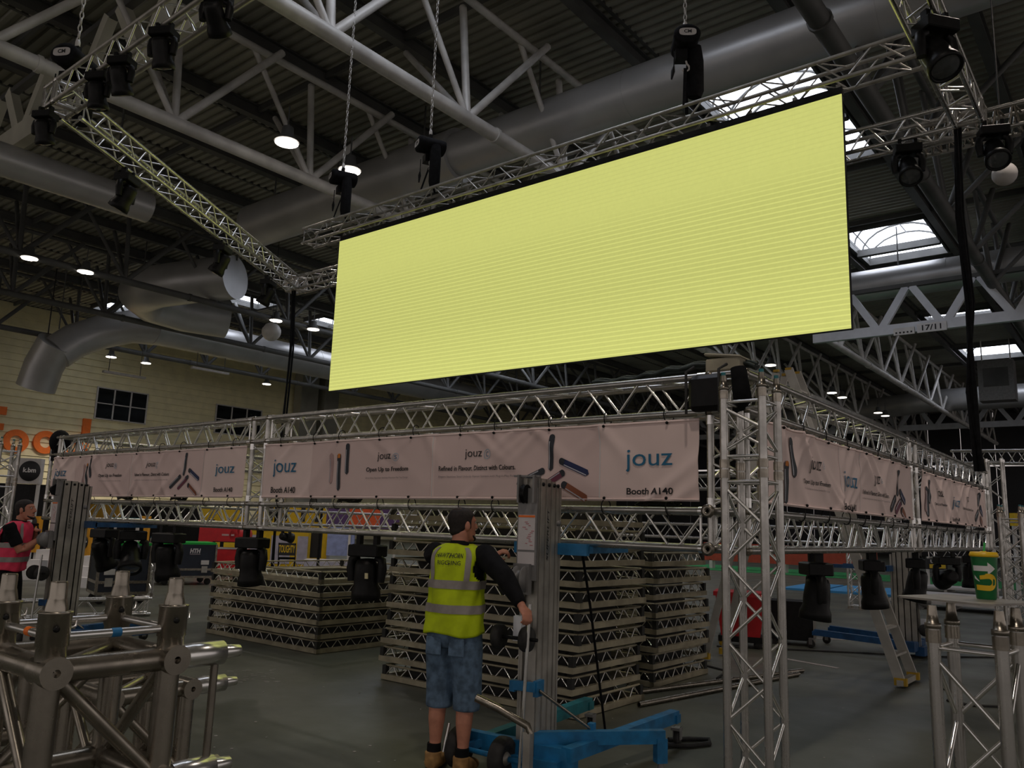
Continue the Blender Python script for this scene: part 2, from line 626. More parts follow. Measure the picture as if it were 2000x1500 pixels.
# orange sign letters on the left wall
def letter(name, label, polys):
    t = thing(name, label, 'sign letter', polys[0][0])
    for kind, a in [(q[1], q) for q in polys]:
        if kind == 'ring':
            c, _, ro, ri = a
            b = MB()
            n = 28
            vs = []
            for k in range(n):
                an = 2 * PI * k / n
                for r in (ro, ri):
                    for x in (0.0, 0.22):
                        vs.append(V(c) + V((x, r * math.cos(an), r * math.sin(an))))
            fs = []
            for k in range(n):
                i, j = 4 * k, 4 * ((k + 1) % n)
                fs += [(i + 1, i + 3, j + 3, j + 1), (i, j, j + 2, i + 2), (i, i + 1, j + 1, j), (i + 2, j + 2, j + 3, i + 3)]
            b.add(vs, fs)
            b.obj('letter_bowl', ORANGE, t, world=True)
        else:
            c, _, dy, dz = a
            boxo('letter_stem', V(c) + V((0.11, 0, 0)), (0.22, dy, dz), ORANGE, t)
    return t


o1 = atx(29, 862, -56.13)
o2 = atx(87, 864, -56.13)
st = atx(165, 850, -56.13)
fp = atx(4, 815, -56.13)
letter('sign_letter', 'orange letter o of the wall sign, nearest the left edge of the photo', [(o1, 'ring', 0.74, 0.36)])
letter('sign_letter', 'orange second letter o of the wall sign, above the left end of the truss box', [(o2, 'ring', 0.74, 0.36)])
letter('sign_letter', 'orange letter d of the wall sign with its tall stem', [(st + V((0, -0.85, -0.85)), 'ring', 0.74, 0.36), (st + V((0, 0, -0.35)), 'bar', 0.5, 2.9)])
letter('sign_letter', 'orange letter f of the wall sign, cut off by the left edge of the photo', [(fp + V((0, -0.85, -0.7)), 'bar', 0.5, 2.5), (fp + V((0, -0.3, 0.4)), 'bar', 0.9, 0.5), (fp + V((0, -0.5, -0.6)), 'bar', 1.2, 0.4)])


# ------------------------------------------------------------------ roof trusses along Y
def roof_truss_y(x, zb, r, y0, y1, first, label, m, side=-1, step=4.03):
    t = thing('roof_truss', label, 'roof truss', (x, y0, zb))
    yy = y0
    k = 0
    while yy < y1:                                   # chord in lengths with sleeves
        ye = min(yy + 8.06, y1)
        rodo('bottom_chord', (x, yy, zb), (x, ye, zb), r, m, t, 12)
        rodo('sleeve', (x, ye - 0.25, zb), (x, ye - 0.15, zb), r * 1.18, m, t, 12)
        yy = ye
    rodo('top_chord', (x, y0, ZD - 0.58), (x, y1, ZD - 0.58), 0.10, m, t, 8)
    y = first
    while y - step > y0:
        y -= step
    while y < y1:
        rodo('vertical', (x, y, zb), (x - 0.3, y, ZD - 0.58), 0.095, m, t)
        if y + step * 0.62 < y1:
            rodo('diagonal', (x, y, zb), (x + 0.4, y + step * 0.63, ZD - 0.58), 0.10, m, t)
        if y - step * 0.5 > y0:
            rodo('diagonal', (x, y, zb), (x - 0.1, y - step * 0.5, ZD - 0.58), 0.075, m, t)
        rodo('knee_brace', (x, y, zb), (x + side * 2.9, y + 0.6, ZD - 0.55), 0.085, m, t)
        y += step


roof_truss_y(-12.0, 11.0, 0.165, -2, 90, 12.89, 'grey tubular roof truss crossing above the middle of the bright screen', STEELG)
roof_truss_y(-18.0, 11.0, 0.165, -2, 90, 12.98, 'grey tubular roof truss left of the two lit lamps above the screen', STEELG)
roof_truss_y(-4.2, 11.0, 0.20, -2, 90, 13.1, 'dark tubular roof truss running past the right end of the screen', STEELK, side=1)
roof_truss_y(-32.9, 11.1, 0.15, 2, 90, 11.0, 'dark roof truss carrying the pair of lit lamps at the left edge', STEELK)
roof_truss_y(-39.0, 11.0, 0.15, 2, 90, 13.0, 'dark roof truss passing in front of the curved duct at left', STEELK)
roof_truss_y(-46.8, 11.0, 0.15, 2, 90, 15.0, 'dark roof truss nearest the cream left wall', STEELK)


# flat-bar cross trusses along X
def roof_truss_x(y, zb, zt, x0, x1, nodes, label, ch=0.5, k=1.0, m=STEELL):
    t = thing('cross_truss', label, 'roof truss', ((x0 + x1) / 2, y, zb))
    boxo('bottom_chord', ((x0 + x1) / 2, y, zb), (x1 - x0, 0.28 * k, ch), m, t)
    boxo('top_chord', ((x0 + x1) / 2, y, zt - 0.06), (x1 - x0, 0.2, 0.16), STEELK, t)
    for x in (x0 + 0.3, (x0 + x1) / 2, x1 - 0.3):
        rodo('hanger_post', (x, y, zt), (x, y, ZD), 0.06, STEELK, t)
    for a, bx in nodes:
        mm = MB()
        mm.bar((a, y, zb + 0.1), (bx, y, zt - 0.02), 0.24 * k, 0.34 * k)
        mm.obj('flat_brace', m, t, world=True)
    return t


nd = []
for k in range(-6, 8):
    a = -8.21 + 2.32 * k
    nd += [(a - 0.10, a - 1.12), (a + 0.10, a + 1.12)]
t17 = roof_truss_x(33.4, 9.72, 11.50, -10.8, 9.4, [q for q in nd if -10.7 < q[1] < 9], 'light grey flat bar roof truss with the number plate 17/11', 0.39, 0.79)
c = aty(1820, 639, 33.25)
boxo('number_plate', c + V((0, -0.02, 0)), (1.02, 0.06, 0.345), WHITE, t17)
text_on('plate_lettering', '17/11', 0.67, 0.22, lambda x, y, l: V((c.x - 0.335 + x, 33.19, c.z - 0.11 + y)), INKK, t17, bold=0.02)
boxo('marker_plate', c + V((-0.98, -0.02, -0.04)), (0.75, 0.06, 0.28), STEELG, t17)
for k in range(5):
    boxo('marker', c + V((-1.25 + 0.135 * k, -0.06, -0.09)), (0.055, 0.04, 0.055), INKK, t17)
roof_truss_x(7.75, 12.0, 13.75, -34, 10, [q for q in [(x - 0.2, x - 1.4) for x in (-31, -27.6, -24.2, -20.8, -17.4, -14, -8, -4)] + [(x + 0.2, x + 1.4) for x in (-31, -27.6, -24.2, -20.8, -17.4, -14, -8, -4)]],
             'broad dark cross beam with yellow lit flat braces at the top left', ch=0.62, m=mat('cross_beam_paint', (0.62, 0.60, 0.50), 0.6, noise=0.1, nscale=1))
roof_truss_x(78, 11.4, 13.4, -50, 4, [(x + d * 0.15, x + d * 1.4) for x in range(-48, 3, 3) for d in (-1, 1)], 'far grey flat bar roof truss seen under the bottom edge of the screen')


# ducts
def duct(name, label, runs):
    t = thing(name, label, 'air duct', runs[0][0][0])
    for pts, r in runs:
        b = MB()
        b.sweep(pts, r, 28)
        b.obj('duct_run', DUCT, t, world=True)
        L = (V(pts[-1]) - V(pts[0]))
        for f_ in (0.15, 0.55, 0.9):
            q = V(pts[0]).lerp(V(pts[-1]), f_) if len(pts) == 2 else V(pts[int(f_ * (len(pts) - 1))])
            rodo('hanger_rod', q + V((0, 0, r * 0.8)), V((q.x, q.y, ZD)), 0.03, STEELK, t, 6)
        if len(pts) == 2:
            n = int(L.length / 5.2)
            for k in range(n + 1):
                q = V(pts[0]) + L * (k / max(1, n))
                u = L.normalized()
                rodo('joint_band', q - u * 0.05, q + u * 0.05, r * 1.015, DUCT, t, 28)
    return t


duct('air_duct', 'broad silver air duct crossing above the screen, left of the rooflight', [([(14, 16.5, 12.5), (-15.6, 16.5, 12.5)], 0.66), ([(-15.6, 16.5, 12.5), (-26, 16.5, 12.5)], 0.80)])
duct('air_duct', 'grey air duct below the rooflight, right of the screen', [([(12, 35.2, 12.2), (-24, 35.2, 12.2)], 0.66)])
duct('air_duct', 'distant silver air duct low on the right side of the roof', [([(10, 67, 12.0), (-13.4, 67, 12.0), (-15, 68, 12), (-30, 75, 12.0)], 0.85)])
duct('air_duct', 'bright silver air duct left of the screen at its lower corner', [([(-43.7, 21.9, 11.95), (-43.7, 50, 11.95)], 0.92), ([(-43.7, 22.2, 11.95), (-44.3, 20.9, 11.9), (-45.0, 19.6, 11.4), (-45.3, 18.4, 10.7), (-45.4, 17.6, 9.9)], 0.93), ([(-45.2, 17.5, 10.4), (-46.0, 17.3, 9.2), (-46.4, 17.2, 8.0)], 0.95)])
duct('air_duct', 'curved grey air duct bending behind the two left lamps', [([(-32, 19.5, 12.3), (-34.0, 18.6, 12.2), (-36, 17.9, 12.1), (-37.4, 17.9, 12.0), (-38.2, 18.9, 11.9), (-38.2, 20.6, 11.8), (-37.6, 22.6, 11.8)], 1.0)])
duct('air_duct', 'grey air duct with a cut end high at the left', [([(-23.7, 1.0, 10.9), (-23.7, 11.2, 10.9)], 0.46)])


# ------------------------------------------------------------------ lit lamps
def bay_lamp(x, y, z, label, group=None, light=0):
    t = thing('ceiling_lamp', label, 'ceiling lamp', (x, y, z), 0, group)
    M = Matrix.Translation((x, y, z))
    b = MB()
    b.lathe([(0.10, 0.42), (0.14, 0.40), (0.16, 0.2), (0.31, 0.02), (0.33, 0.0), (0.30, 0.01)], 20, M)
    b.obj('lamp_shade', STEELK, t, world=True)
    b = MB()
    b.lathe([(0.29, -0.015), (0.29, -0.03), (0.15, -0.05), (0.02, -0.055)], 20, M)
    b.obj('glowing_lens', LAMPE, t, world=True)
    rodo('drop_rod', (x, y, z + 0.4), (x, y, z + 1.0), 0.02, STEELK, t)
    if light:
        lamp('ceiling_lamp_light', 'SPOT', (x, y, z - 0.12), light, (1.0, 0.87, 0.76), 0.25, spot_size=2.15, spot_blend=0.6)


LP = 640
seen = [(-16.58, 11.17, 'lit round lamp left of the left chain hoist above the screen'), (-16.54, 13.19, 'lit round lamp just right of the leftmost chain hoist over the screen'),
        (-32.77, 11.31, 'lit round lamp nearest the left edge of the photo'), (-32.70, 13.35, 'lit round lamp second from the left edge beside the curved duct'),
        (-32.7, 22.29, 'lit round lamp left of the screen, higher of the pair under the flying truss corner'), (-32.55, 24.4, 'lit round lamp closest to the left edge of the screen'),
        (-49.58, 22.36, 'small lit lamp above the dark window in the cream wall'), (-49.53, 24.53, 'small lit lamp right of the lamp above the dark wall window'),
        (-49.2, 33.23, 'small lit lamp low by the grey wall columns'),
        (-16.55, 43.67, 'lit lamp above the top of the step ladder'), (-16.46, 54.25, 'far lit lamp, left of the first pair right of the ladder'), (-16.44, 56.39, 'far lit lamp, right of the first pair right of the ladder'),
        (-16.26, 64.63, 'farthest pair of lit lamps, the left one'), (-16.22, 66.51, 'farthest pair of lit lamps, the right one')]
for x, y, lb in seen:
    bay_lamp(x, y, 11.0, lb, 'round high bay lamps', LP * (2.2 if x < -40 else 1) if y < 40 else 0)
for x in (-33, -16.5, -0.2, 16):
    for y in (-9.6, 0.6) + ((22.3, 33) if x == -16.5 else ()) + ((11.2,) if x > -1 else ()):
        bay_lamp(x, y, 11.0, 'round high bay lamp of the rows outside or behind what the photo shows', 'high bay lamps out of view', LP)

# ================================================================== TRUSS BUILDER
UPZ = V((0, 0, 1))


def truss(name, label, cat, P, Q, s=0.24, rc=0.025, rb=0.0095, pitch=0.5, single=True, m=ALU, mb=ALUB, up=UPZ, group=None, faces='0123', ends=True, sleeve=True):
    P, Q = V(P), V(Q)
    ax = (Q - P)
    L = ax.length
    d = ax / L
    u = (V(up) - d * V(up).dot(d)).normalized()
    v = d.cross(u).normalized()
    h = s / 2
    C = [u * h + v * h, u * h - v * h, -u * h - v * h, -u * h + v * h]
    t = thing(name, label, cat, P, 0, group)
    for c in C:
        rodo('chord', P + c, Q + c, rc, m, t, 10)
        if sleeve:
            for w in (0, 1):
                a = P + c if w == 0 else Q + c
                e = d * (0.06 if w == 0 else -0.06)
                rodo('coupler', a, a + e, rc * 1.18, mb, t, 10)
    n = max(1, round(L / pitch))
    st = L / n
    stuff = MB()
    for f in range(4):
        if str(f) not in faces:
            continue
        a, b = C[f], C[(f + 1) % 4]
        if f in (2, 3):
            a, b = b, a
        for k in range(n):
            z0, zm, z1 = (k + 0.04) * st, (k + 0.5) * st, (k + 0.96) * st
            segs = [(P + a + d * z0, P + b + d * (zm - 0.03)), (P + b + d * (zm + 0.03), P + a + d * z1)]
            for p, q in segs:
                if single:
                    rodo('brace', p, q, rb, mb, t, 6)
                else:
                    stuff.rod(p, q, rb, 5)
        if ends:
            for z in (0.05, L - 0.05):
                p, q = P + C[f] + d * z, P + C[(f + 1) % 4] + d * z
                if single:
                    rodo('end_rung', p, q, rb, mb, t, 6)
                else:
                    stuff.rod(p, q, rb, 5)
    if not single:
        tag(stuff.obj('bracing', mb, t, world=True), kind='stuff')
    return t


# ------------------------------------------------------------------ the truss box with banners
XR, XL, YF, YB = -2.16, -12.28, 5.05, 13.87          # centre lines
ZU, ZL = 2.525, 1.635
XM, YM = -7.33, 9.37
HB = 0.145


def cube_block(label, c, h=0.12):
    t = thing('corner_block', label, 'truss corner', c)
    c = V(c)
    cs = [c + V((sx * h, sy * h, sz * h)) for sz in (-1, 1) for sy in (-1, 1) for sx in (-1, 1)]
    for i in range(8):
        for j in range(i + 1, 8):
            if abs((cs[i] - cs[j]).length - 2 * h) < 0.01:
                rodo('chord', cs[i], cs[j], 0.025, ALU, t, 10)
    for q in cs:
        b = MB()
        b.ellip(q, (0.033, 0.033, 0.033), 10, 6)
        b.obj('node', ALUW, t, world=True)
    for i, j in ((0, 3), (4, 7), (0, 5), (2, 7), (0, 6), (1, 7)):
        rodo('brace', cs[i], cs[j], 0.009, ALUB, t, 6)
    return t


pos = {'front right': (XR, YF), 'middle of the front': (XM, YF), 'front left': (XL, YF), 'middle of the right side': (XR, YM), 'far right': (XR, YB)}
for k, (x, y) in pos.items():
    cube_block('upper truss corner block at the %s of the banner box' % k, (x, y, ZU))
    cube_block('lower truss corner block at the %s of the banner box' % k, (x, y, ZL))
    truss('truss_upright', 'short truss upright at the %s of the banner box' % k, 'truss upright', (x, y, ZL + HB), (x, y, ZU - HB), pitch=0.30, up=V((0, 1, 0)))
for z, nm in ((ZU, 'upper'), (ZL, 'lower')):
    truss('box_truss', '%s front truss above the left banner' % nm if z == ZU else 'lower front truss under the left banner', 'truss', (XL + HB, YF, z), (XM - HB, YF, z), pitch=0.48)
    truss('box_truss', 'upper front truss above the big right banner' if z == ZU else 'lower front truss behind the man in the yellow vest', 'truss', (XM + HB, YF, z), (XR - HB, YF, z), pitch=0.48)
    truss('box_truss', '%s side truss, nearer length right of the standing tower' % nm, 'truss', (XR, YF + HB, z), (XR, YM - HB, z), pitch=0.48)
    truss('box_truss', '%s side truss, farther length on the right side of the box' % nm, 'truss', (XR, YM + HB, z), (XR, YB - HB, z), pitch=0.48)
    truss('box_truss', '%s rear truss of the banner box, seen through the front truss' % nm, 'truss', (XL + HB, YB, z), (XR - HB, YB, z), pitch=0.48, single=False)
    truss('box_truss', '%s left end truss of the banner box' % nm, 'truss', (XL, YF + HB, z), (XL, YB - HB, z), pitch=0.48, single=False)

# bolt plates on the front right corner
for z in (ZL + 0.12, ZL - 0.12):
    b = MB()
    b.lathe([(0.043, 0), (0.043, 0.02), (0.014, 0.022), (0.012, 0.0)], 16, Matrix.Translation((XR - 0.12, YF - 0.165, z)) @ Matrix.Rotation(PI / 2, 4, 'X'))
    tag(b.obj('bolt_plate', ALUW), 'round bolt plate on the %s node of the front corner upright' % ('upper' if z > ZL else 'lower'), 'plate')


# banners -------------------------------------------------------------------
def banner(label, origin, ux, L, H, items, ev, flip=1, seed=0, hooks=9, tint=None, pulled=0.012):
    """origin: lower left corner (as read); ux: unit vector along the text; normal is ux x z"""
    o = V(origin)
    ux = V(ux)
    nrm = ux.cross(UPZ)
    rnd = random.Random(seed)
    cre = [(rnd.uniform(0.0, 1.0) * L, rnd.choice((-1, 1)) * rnd.uniform(0.5, 1.6), rnd.uniform(0.004, pulled), rnd.uniform(0.04, 0.075), rnd.random() < 0.6) for _ in range(26)]

    def disp(x, z):
        dv = 0.0
        for cx, sl, am, wd, top in cre:
            zz = (H - z) if top else z
            xx = cx + sl * zz
            fall = max(0, 1 - zz / (H * 0.95))
            dv += am * fall * math.exp(-((x - xx) / (wd + 0.12 * zz)) ** 2)
        dv += 0.006 * math.sin(x * 2.1 + seed) + 0.004 * math.sin(x * 5.7 + z * 2)
        return dv

    def P(x, z, lift=0.0):
        return o + ux * x + UPZ * z + nrm * (disp(x, z) + lift)

    t = thing('banner', label, 'banner', o)
    b = MB()
    nx, nz = int(L / 0.02), 34
    vs = [P(L * i / nx, H * j / nz) for j in range(nz + 1) for i in range(nx + 1)]
    fs = [(j * (nx + 1) + i, j * (nx + 1) + i + 1, (j + 1) * (nx + 1) + i + 1, (j + 1) * (nx + 1) + i) for j in range(nz) for i in range(nx)]
    b.add(vs, fs, True)
    cl = b.obj('cloth', BANNER, t, world=True)
    md = cl.modifiers.new('thick', 'SOLIDIFY')
    md.thickness = 0.002
    # hem
    for z in (0.012, H - 0.012):
        b = MB()
        b.sweep([P(L * i / 60, z, 0.003) for i in range(61)], 0.006, 6)
        b.obj('hem', BANNER, t, world=True)
    LF = 0.0085

    def patch(name, x0, x1, z0, z1, m, lf=0.0025):
        b = MB()
        nx = max(2, int((x1 - x0) / 0.02))
        nz = 30
        vs = [P(x0 + (x1 - x0) * i / nx, z0 + (z1 - z0) * j / nz, lf) for j in range(nz + 1) for i in range(nx + 1)]
        fs = [(j * (nx + 1) + i, j * (nx + 1) + i + 1, (j + 1) * (nx + 1) + i + 1, (j + 1) * (nx + 1) + i) for j in range(nz) for i in range(nx)]
        b.add(vs, fs, True)
        b.obj(name, m, t, world=True)

    def pen(x0, z0, x1, z1, w, m, cap=None, mouth=True):
        a, c = V((x0, z0)), V((x1, z1))
        d = (c - a)
        ln = d.length
        d = d / ln
        n = V((-d.y, d.x))

        def strip(f0, f1, wa, mm, lf, name, off=0.0):
            b = MB()
            k = 10
            ns = 14
            rr = []
            for i in range(ns + 1):
                f = f0 + (f1 - f0) * i / ns
                e = min(f, 1 - f) * ln
                ww = wa / 2
                r = w / 2
                if e < r:
                    ww = min(ww, math.sqrt(max(0.0, r * r - (r - e) ** 2)) + 0.001)
                q = a + d * (ln * f) + n * off
                rr.append([q - n * ww, q, q + n * ww])
            vs = [P(v.x, v.y, lf) for r_ in rr for v in r_]
            fs = []
            for i in range(ns):
                for j in range(2):
                    fs.append((i * 3 + j, i * 3 + j + 1, i * 3 + j + 4, i * 3 + j + 3))
            b.add(vs, fs)
            b.obj(name, mm, t, world=True)
        strip(0, 1, w, m, 0.0080, 'printed_pen')
        if mouth:
            strip(0.82, 1.0, w, PENK, 0.0090, 'printed_mouthpiece')
        strip(0.06, 0.8, w * 0.16, PENS, 0.0094, 'printed_highlight', w * 0.30)
        if cap:
            strip(0.88, 1.0, w * 0.7, cap, 0.0098, 'printed_flame')

    def wtext(txt, x, z, w, h, m, **kw):
        text_on('printed_lettering', txt, w, h, lambda a, bb, l: P(x + a, z + bb, LF), m, t, **kw)

    for it in items:
        k = it[0]
        if k == 'tint':
            patch('printed_panel', it[1], it[2], 0.03, H - 0.03, BANNERD)
        elif k == 'seam':
            patch('seam', it[1] - 0.004, it[1] + 0.004, 0.02, H - 0.02, WHITE, 0.0035)
        elif k == 'pen':
            pen(*it[1:])
        elif k == 'text':
            wtext(*it[1:6], it[6], **(it[7] if len(it) > 7 else {}))
        elif k == 'disc':
            _, x, z, r, ch = it
            b = MB()
            n = 20
            vs = []
            for i in range(n):
                an = 2 * PI * i / n
                for rr in (r, r * 0.86):
                    vs.append(P(x + rr * math.cos(an), z + rr * math.sin(an), LF))
            b.add(vs, [(2 * i, 2 * ((i + 1) % n), 2 * ((i + 1) % n) + 1, 2 * i + 1) for i in range(n)])
            b.obj('printed_ring', INKLB, t, world=True)
            wtext(ch, x - r * 0.42, z - r * 0.5, r * 0.84, r * 1.0, INKB)
    # bungee loops
    for k in range(hooks):
        x = L * (k + 0.5) / hooks + rnd.uniform(-0.08, 0.08)
        for top in (1, 0):
            z = H if top else 0
            s = 1 if top else -1
            b = MB()
            pts = []
            sw = rnd.uniform(-0.02, 0.02)
            for i in range(13):
                an = 2 * PI * i / 12
                pts.append(o + ux * (x + 0.012 * math.cos(an) + sw * (0.5 - 0.5 * math.cos(an))) - nrm * (0.03 + 0.036 * math.cos(an) - ev) + UPZ * (z + s * (0.04 + 0.055 * math.sin(an))))
            b.sweep(pts, 0.004, 6, caps=False)
            b.ellip(P(x, z - s * 0.02, 0.012), (0.011, 0.011, 0.011), 8, 6)
            b.obj('bungee_loop', BLACK, t, world=True)
    return t


ZB0, ZB1 = 1.815, 2.362


def X4(px, py):
    q = aty(px, py, YF - 0.15)
    return q.x, q.z - ZB0


def frontitems(pts):
    """pts : pixel places of each printed item on a front banner"""
    return pts


def big(px0, px1, yb, yt, txt, m, org, **kw):
    a = X4(px0, yb)
    b = X4(px1, yb)
    c = X4(px0, yt)
    return ('text', txt, a[0] - org, a[1], b[0] - a[0], c[1] - a[1], m, kw)


def penpx(a, b, w, m, org, cap=None, mouth=True):
    p = X4(*a)
    q = X4(*b)
    return ('pen', p[0] - org, p[1], q[0] - org, q[1], w, m, cap, mouth)


# right hand front banner
oR = -7.17
endR = -2.345
IR = [('tint', X4(608, 900)[0] - oR, X4(845, 900)[0] - oR), ('tint', X4(852, 900)[0] - oR, X4(1170, 900)[0] - oR), ('seam', X4(848, 900)[0] - oR), ('seam', X4(1171, 900)[0] - oR)]
IR += [big(535, 577, 932, 898, 'jouz', INKB, oR), big(530, 576, 963, 951, 'Booth A140', INKK, oR, bold=0.02)]
IR += [penpx((646, 945), (650, 885), 0.050, PENPK, oR, None, False), penpx((661, 959), (664, 886), 0.052, PENK, oR, PENO), penpx((678, 927), (681, 866), 0.052, PENK, oR)]
IR += [big(738, 766, 902, 884, 'jouz', INKK, oR), ('disc', X4(776, 893)[0] - oR, X4(776, 893)[1], 0.036, 'S'), big(716, 800, 924, 913, 'Open Up to Freedom', INKK, oR, bold=0.02),
       big(715, 799, 936, 932, 'All-in-One Vaporizer Stainless Premium Flip-Top Design', INKG, oR)]
IR += [big(909, 942, 898, 878, 'jouz', INKK, oR), ('disc', X4(954, 887)[0] - oR, X4(954, 887)[1], 0.040, 'C'), big(861, 1009, 922, 911, 'Refined in Flavour, Distinct with Colours.', INKK, oR, bold=0.02),
       big(860, 1008, 934.5, 929.5, 'Elegant Stainless Steel Unibody Vapour System with Plug-in-Play Pods', INKG, oR)]
IR += [penpx((1076, 920), (1080, 848), 0.046, PENK, oR), penpx((1150, 926), (1094, 899), 0.050, PENN, oR), penpx((1010, 946), (1065, 918), 0.050, PENK, oR), penpx((1062, 949), (1104, 921), 0.050, PENP, oR), penpx((1147, 976), (1097, 944), 0.055, PENC, oR)]
IR += [big(1223, 1315, 922, 879, 'jouz', INKB, oR), big(1224, 1318, 966, 953, 'Booth A140', INKK, oR, bold=0.02)]
banner('big white banner with product prints on the front of the truss box', (oR, YF - 0.15, ZB0), (1, 0, 0), endR - oR, ZB1 - ZB0, IR, 0.0, seed=3, hooks=10, pulled=0.022)
# left front banner
oL = -12.24
endL = -7.50
IL = [('tint', X4(150, 900)[0] - oL, X4(258, 900)[0] - oL), ('tint', X4(263, 900)[0] - oL, X4(398, 900)[0] - oL), ('seam', X4(261, 900)[0] - oL), ('seam', X4(399, 900)[0] - oL)]
IL += [big(107, 129, 936, 916, 'jouz', INKB, oL), big(102, 130, 958, 949, 'Booth A140', INKK, oL, bold=0.02)]
IL += [penpx((164, 952), (167, 906), 0.050, PENPK, oL, None, False), penpx((170, 954), (174, 905), 0.052, PENK, oL, PENO), penpx((178, 934), (183, 893), 0.052, PENK, oL)]
IL += [big(209, 223, 916, 903, 'jouz', INKK, oL), ('disc', X4(227, 910)[0] - oL, X4(227, 910)[1], 0.036, 'S'), big(197, 238, 934, 926, 'Open Up to Freedom', INKK, oL, bold=0.02), big(197, 237, 941, 938.5, 'All-in-One Vaporizer Stainless Premium Flip-Top Design', INKG, oL)]
IL += [big(288, 303, 915, 902, 'jouz', INKK, oL), ('disc', X4(308, 909)[0] - oL, X4(308, 909)[1], 0.040, 'C'), big(265, 331, 931.5, 924.5, 'Refined in Flavour, Distinct with Colours.', INKK, oL, bold=0.02), big(265, 330, 939.5, 937, 'Elegant Stainless Steel Unibody Vapour System with Plug-in-Play Pods', INKG, oL)]
IL += [penpx((361, 930), (367, 884), 0.046, PENK, oL), penpx((390, 937), (370, 917), 0.050, PENN, oL), penpx((331, 953), (355, 929), 0.050, PENK, oL), penpx((347, 955), (371, 930), 0.050, PENP, oL), penpx((385, 966), (368, 946), 0.055, PENC, oL)]
IL += [big(421, 459, 931, 907, 'jouz', INKB, oL), big(418, 456, 961, 952, 'Booth A140', INKK, oL, bold=0.02)]
banner('creased white banner with product prints on the left half of the box front', (oL, YF - 0.15, ZB0), (1, 0, 0), endL - oL, ZB1 - ZB0, IL, 0.0, seed=5, hooks=9, pulled=0.03)

# right side banners (read along +Y on the +X face)
XS = XR + 0.145


def Y4(px, py):
    q = atx(px, py, XS)
    return q.y, q.z - ZB0


def sbig(px0, px1, yc, hz, txt, m, org, **kw):
    a = Y4(px0, yc)
    b = Y4(px1, yc)
    return ('text', txt, a[0] - org, a[1] - hz / 2, b[0] - a[0], hz, m, kw)


def spen(a, b, w, m, org, cap=None, mouth=True):
    p = Y4(*a)
    q = Y4(*b)
    return ('pen', p[0] - org, p[1], q[0] - org, q[1], w, m, cap, mouth)


oS = YF + 0.16
eS = YM - 0.17
IS = [('seam', Y4(1640, 930)[0] - oS), ('seam', Y4(1678, 930)[0] - oS), spen((1531, 985), (1530, 900), 0.075, PENK, oS, PENO), spen((1543, 934), (1541, 854), 0.075, PENK, oS)]
IS += [sbig(1580, 1598, 908, 0.13, 'jouz', INKK, oS), ('disc', Y4(1603, 909)[0] - oS, Y4(1603, 909)[1], 0.03, 'S'), sbig(1568, 1617, 940, 0.045, 'Open Up to Freedom', INKK, oS, bold=0.02), sbig(1569, 1618, 953, 0.016, 'All-in-One Vaporizer Stainless Premium Flip-Top Design', INKG, oS)]
IS += [sbig(1645, 1671, 940, 0.17, 'jouz', INKB, oS), sbig(1645, 1672, 989, 0.055, 'Booth A140', INKK, oS, bold=0.02)]
IS += [sbig(1700, 1714, 936, 0.13, 'jouz', INKK, oS), ('disc', Y4(1717, 938)[0] - oS, Y4(1717, 938)[1], 0.03, 'C'), sbig(1684, 1733, 961, 0.045, 'Refined in Flavour, Distinct with Colours.', INKK, oS, bold=0.02), sbig(1685, 1734, 973, 0.016, 'Elegant Stainless Steel Unibody Vapour System with Plug-in-Play Pods', INKG, oS)]
IS += [spen((1750, 970), (1748, 918), 0.06, PENK, oS), spen((1766, 983), (1754, 958), 0.07, PENN, oS), spen((1737, 997), (1747, 970), 0.075, PENK, oS), spen((1747, 1001), (1757, 977), 0.075, PENP, oS), spen((1766, 1011), (1757, 994), 0.075, PENC, oS)]
banner('warm-light-tinted white banner on the right side of the box, nearer length beside the tower', (XS, oS, ZB0), (0, 1, 0), eS - oS, ZB1 - ZB0, IS, 0.0, seed=8, hooks=8, pulled=0.03)
oT = YM + 0.17
eT = YB - 0.17
IT = [('seam', Y4(1840, 960)[0] - oT), spen((1806, 1000), (1806, 950), 0.09, PENPK, oT), spen((1809, 1010), (1809, 955), 0.09, PENK, oT), spen((1813, 985), (1812, 937), 0.09, PENK, oT)]
IT += [sbig(1830, 1838, 964, 0.12, 'jouz', INKK, oT), sbig(1826, 1845, 984, 0.04, 'Open Up to Freedom', INKK, oT, bold=0.02), sbig(1858, 1870, 983, 0.16, 'jouz', INKB, oT), sbig(1859, 1872, 1014, 0.05, 'Booth A140', INKK, oT, bold=0.02),
       sbig(1884, 1890, 975, 0.12, 'jouz', INKK, oT), sbig(1878, 1900, 993, 0.04, 'Refined in Flavour, Distinct with Colours.', INKK, oT, bold=0.02)]
IT += [spen((1908, 990), (1907, 962), 0.08, PENK, oT), spen((1918, 1006), (1911, 990), 0.09, PENN, oT), spen((1904, 1016), (1909, 998), 0.09, PENK, oT), spen((1918, 1026), (1913, 1010), 0.09, PENC, oT)]
banner('warm-light-tinted white banner on the right side of the box, farther length', (XS, oT, ZB0), (0, 1, 0), eT - oT, ZB1 - ZB0, IT, 0.0, seed=9, hooks=8, pulled=0.035)


# ------------------------------------------------------------------ standing towers
def spigot(t, q, d, m=ALUW, L=0.09, tip=None):
    q, d = V(q), V(d)
    M = Matrix.Translation(q) @ d.to_track_quat('Z', 'Y').to_matrix().to_4x4()
    b = MB()
    b.lathe([(0.026, 0), (0.031, 0.0), (0.031, 0.02), (0.024, 0.022), (0.02, L * 0.65), (0.017, L)], 14, M)
    b.obj('spigot', m, t, world=True)
    if tip:
        rodo('blue_cap', q + d * (L - 0.01), q + d * (L + 0.02), 0.015, tip, t)


